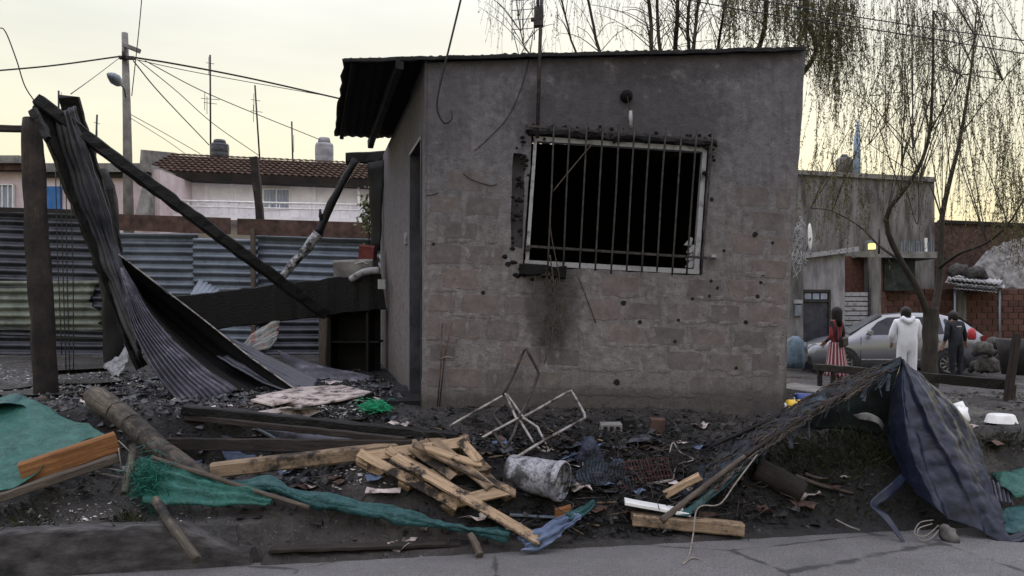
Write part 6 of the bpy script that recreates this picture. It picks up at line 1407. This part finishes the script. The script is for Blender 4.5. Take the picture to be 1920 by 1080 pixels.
for i in range(260):
    x, y = random.choice((reg_heap, reg_yard, reg_any, reg_heap))()
    if y - edge(x) < .05 or (y > 6.38 and x > -1.0 - .274 * (y - 6.45)): continue
    a = rnd(0, 3.14); ln = rnd(.06, .32); u = V(math.cos(a), math.sin(a) * .7, rnd(-.12, .25)) * ln; c = V(x, y, H(x, y) + .02); mb.plank(c - u * .5, c + u * .5, rnd(.006, .026), rnd(.005, .014), segs=2, jit=.004)
single('charred_splinters', 'charred splinters and laths strewn among the debris', 'debris', mb, M['char'], kind='stuff')
mb = MB()
for i in range(70):
    x, y = random.choice((reg_heap, reg_any))()
    if y - edge(x) < .05 or y > 6.3: continue
    a = rnd(0, 3.14); ln = rnd(.05, .22); u = V(math.cos(a), math.sin(a) * .7, rnd(-.1, .2)) * ln; c = V(x, y, H(x, y) + .025); mb.plank(c - u * .5, c + u * .5, rnd(.006, .02), rnd(.004, .01), segs=2, jit=.003)
single('pale_splinters', 'pale wood splinters strewn among the debris', 'debris', mb, M['wood_tan'], kind='stuff')
mb = MB()
for i in range(46):
    x, y = reg_heap() if i % 2 else reg_any()
    if y - edge(x) < .1 or y > 6.3: continue
    c = V(x, y, H(x, y) + .03); mb.tube(cat([c, c + V(rnd(-.15, .15), rnd(-.1, .1), rnd(0, .12)), c + V(rnd(-.25, .25), rnd(-.15, .15), rnd(0, .06)), c + V(rnd(-.3, .3), rnd(-.2, .2), 0)], 14), .003, 4, caps=False)
single('wire_scraps', 'curled scraps of burnt wire among the debris', 'debris', mb, M['tube_burnt'], kind='stuff')
mb = MB()
def tuft(px, py, n, hgt, spread):
    for i in range(n):
        p = GT(px + random.gauss(0, spread), py + random.gauss(0, spread * .35), 0)
        if p.y - edge(p.x) < .03: continue
        h = hgt * rnd(.4, 1.2); l = V(rnd(-.6, .6), rnd(-.6, .4), 1).normalized() * h; s = V(rnd(-1, 1), rnd(-1, 1), 0).normalized() * .004
        mb.add([p - s, p + s, p + l * .6 + s * .7 + V(0, 0, 0), p + l + V(l.x * .5, l.y * .5, -h * .12)], [(0, 1, 2), (0, 2, 3)])
for a in ((40, 985, 380, .05, 45), (240, 980, 120, .07, 18), (660, 965, 120, .06, 40), (880, 745, 160, .06, 28), (860, 740, 80, .08, 20), (1560, 880, 420, .09, 60), (1600, 830, 420, .09, 45), (1500, 850, 260, .08, 40), (1640, 860, 260, .1, 30), (1520, 950, 200, .06, 60), (1650, 960, 160, .06, 50), (1880, 835, 260, .08, 30), (1100, 775, 120, .05, 60), (1350, 785, 120, .05, 60), (330, 945, 90, .05, 60), (940, 950, 60, .05, 30)): tuft(*a)
M['grass'] = basic('rough_grass', (.010, .014, .006), (.034, .036, .016), 6, (.7, .9), 0, 10)
single('rough_grass', 'rough dull grass growing on the bank and wall foot', 'grass', mb, M['grass'], kind='stuff')

mb = MB()
for i in range(170):
    x, y = random.gauss(1.15, .38), random.gauss(5.5, .16)
    if y - edge(x) < .1 or y > 6.3: continue
    c = V(x, y, H(x, y) + .03); pts = [c]; d = V(rnd(-1, 1), rnd(-.6, .6), rnd(0, .8))
    for k in range(5): d = (d + V(rnd(-1, 1), rnd(-.6, .6), rnd(-.7, .5))).normalized(); pts.append(pts[-1] + d * rnd(.03, .08)); pts[-1].z = max(pts[-1].z, H(pts[-1].x, pts[-1].y) + .01)
    mb.tube(cat(pts, 14), rnd(.002, .0045), 4, caps=False)
single('wire_tangle', 'tangle of burnt wire springs between the bucket and the tent', 'wire', mb, M['tube_burnt'], kind='stuff')
single('burnt_mesh', 'charred mesh sheet lying rumpled behind the bucket', 'mesh', MB().grid(surf([[q(1085, 872, .06), q(1130, 862, .10), q(1185, 866, .06)], [q(1080, 890, .08), q(1130, 885, .12), q(1180, 892, .07)], [q(1090, 915, .05), q(1135, 912, .06), q(1185, 918, .03)]], 34, 34, 0, 0, .05, 9, 3), skip=lambda u, v: (int(u * 33) % 2 and int(v * 33) % 2)), M['netting'], solid=.003)
# crumpled litter of several kinds, half buried
for nm, lab, m, n_, regs in (('pale_litter', 'dirty pale scraps of paper and plaster trodden into the mud', M['plaster'], 70, (reg_any, reg_yard, reg_heap)), ('blue_litter', 'sooty blue grey plastic scraps among the debris', M['blue_tarp'], 26, (reg_heap, reg_any)), ('tin_litter', 'small crumpled tin scraps in the ash', M['galv_dark'], 80, (reg_yard, reg_heap, reg_yard)), ('cloth_litter', 'burnt brown cloth scraps among the debris', M['rust'], 60, (reg_heap, reg_any, reg_yard))):
    mb = MB()
    for i in range(n_):
        x, y = random.choice(regs)()
        if y - edge(x) < .08 or (y > 6.36 and x > -1.05 - .274 * (y - 6.45)): continue
        s0 = rnd(.03, .13); a = rnd(0, 6.28); sd0 = rnd(0, 99); rows = []
        for u in range(5):
            rows.append([V(x + (u - 2) / 2 * s0 * math.cos(a) - (w - 1.5) / 2 * s0 * .7 * math.sin(a), y + (u - 2) / 2 * s0 * math.sin(a) + (w - 1.5) / 2 * s0 * .7 * math.cos(a), H(x, y) + .012 + s0 * .45 * nz((u * .7, w * .7, 0), 1, sd0)) for w in range(4)])
        mb.grid(rows, 0, False)
    single(nm, lab, 'litter', mb, m, kind='stuff', solid=.002)
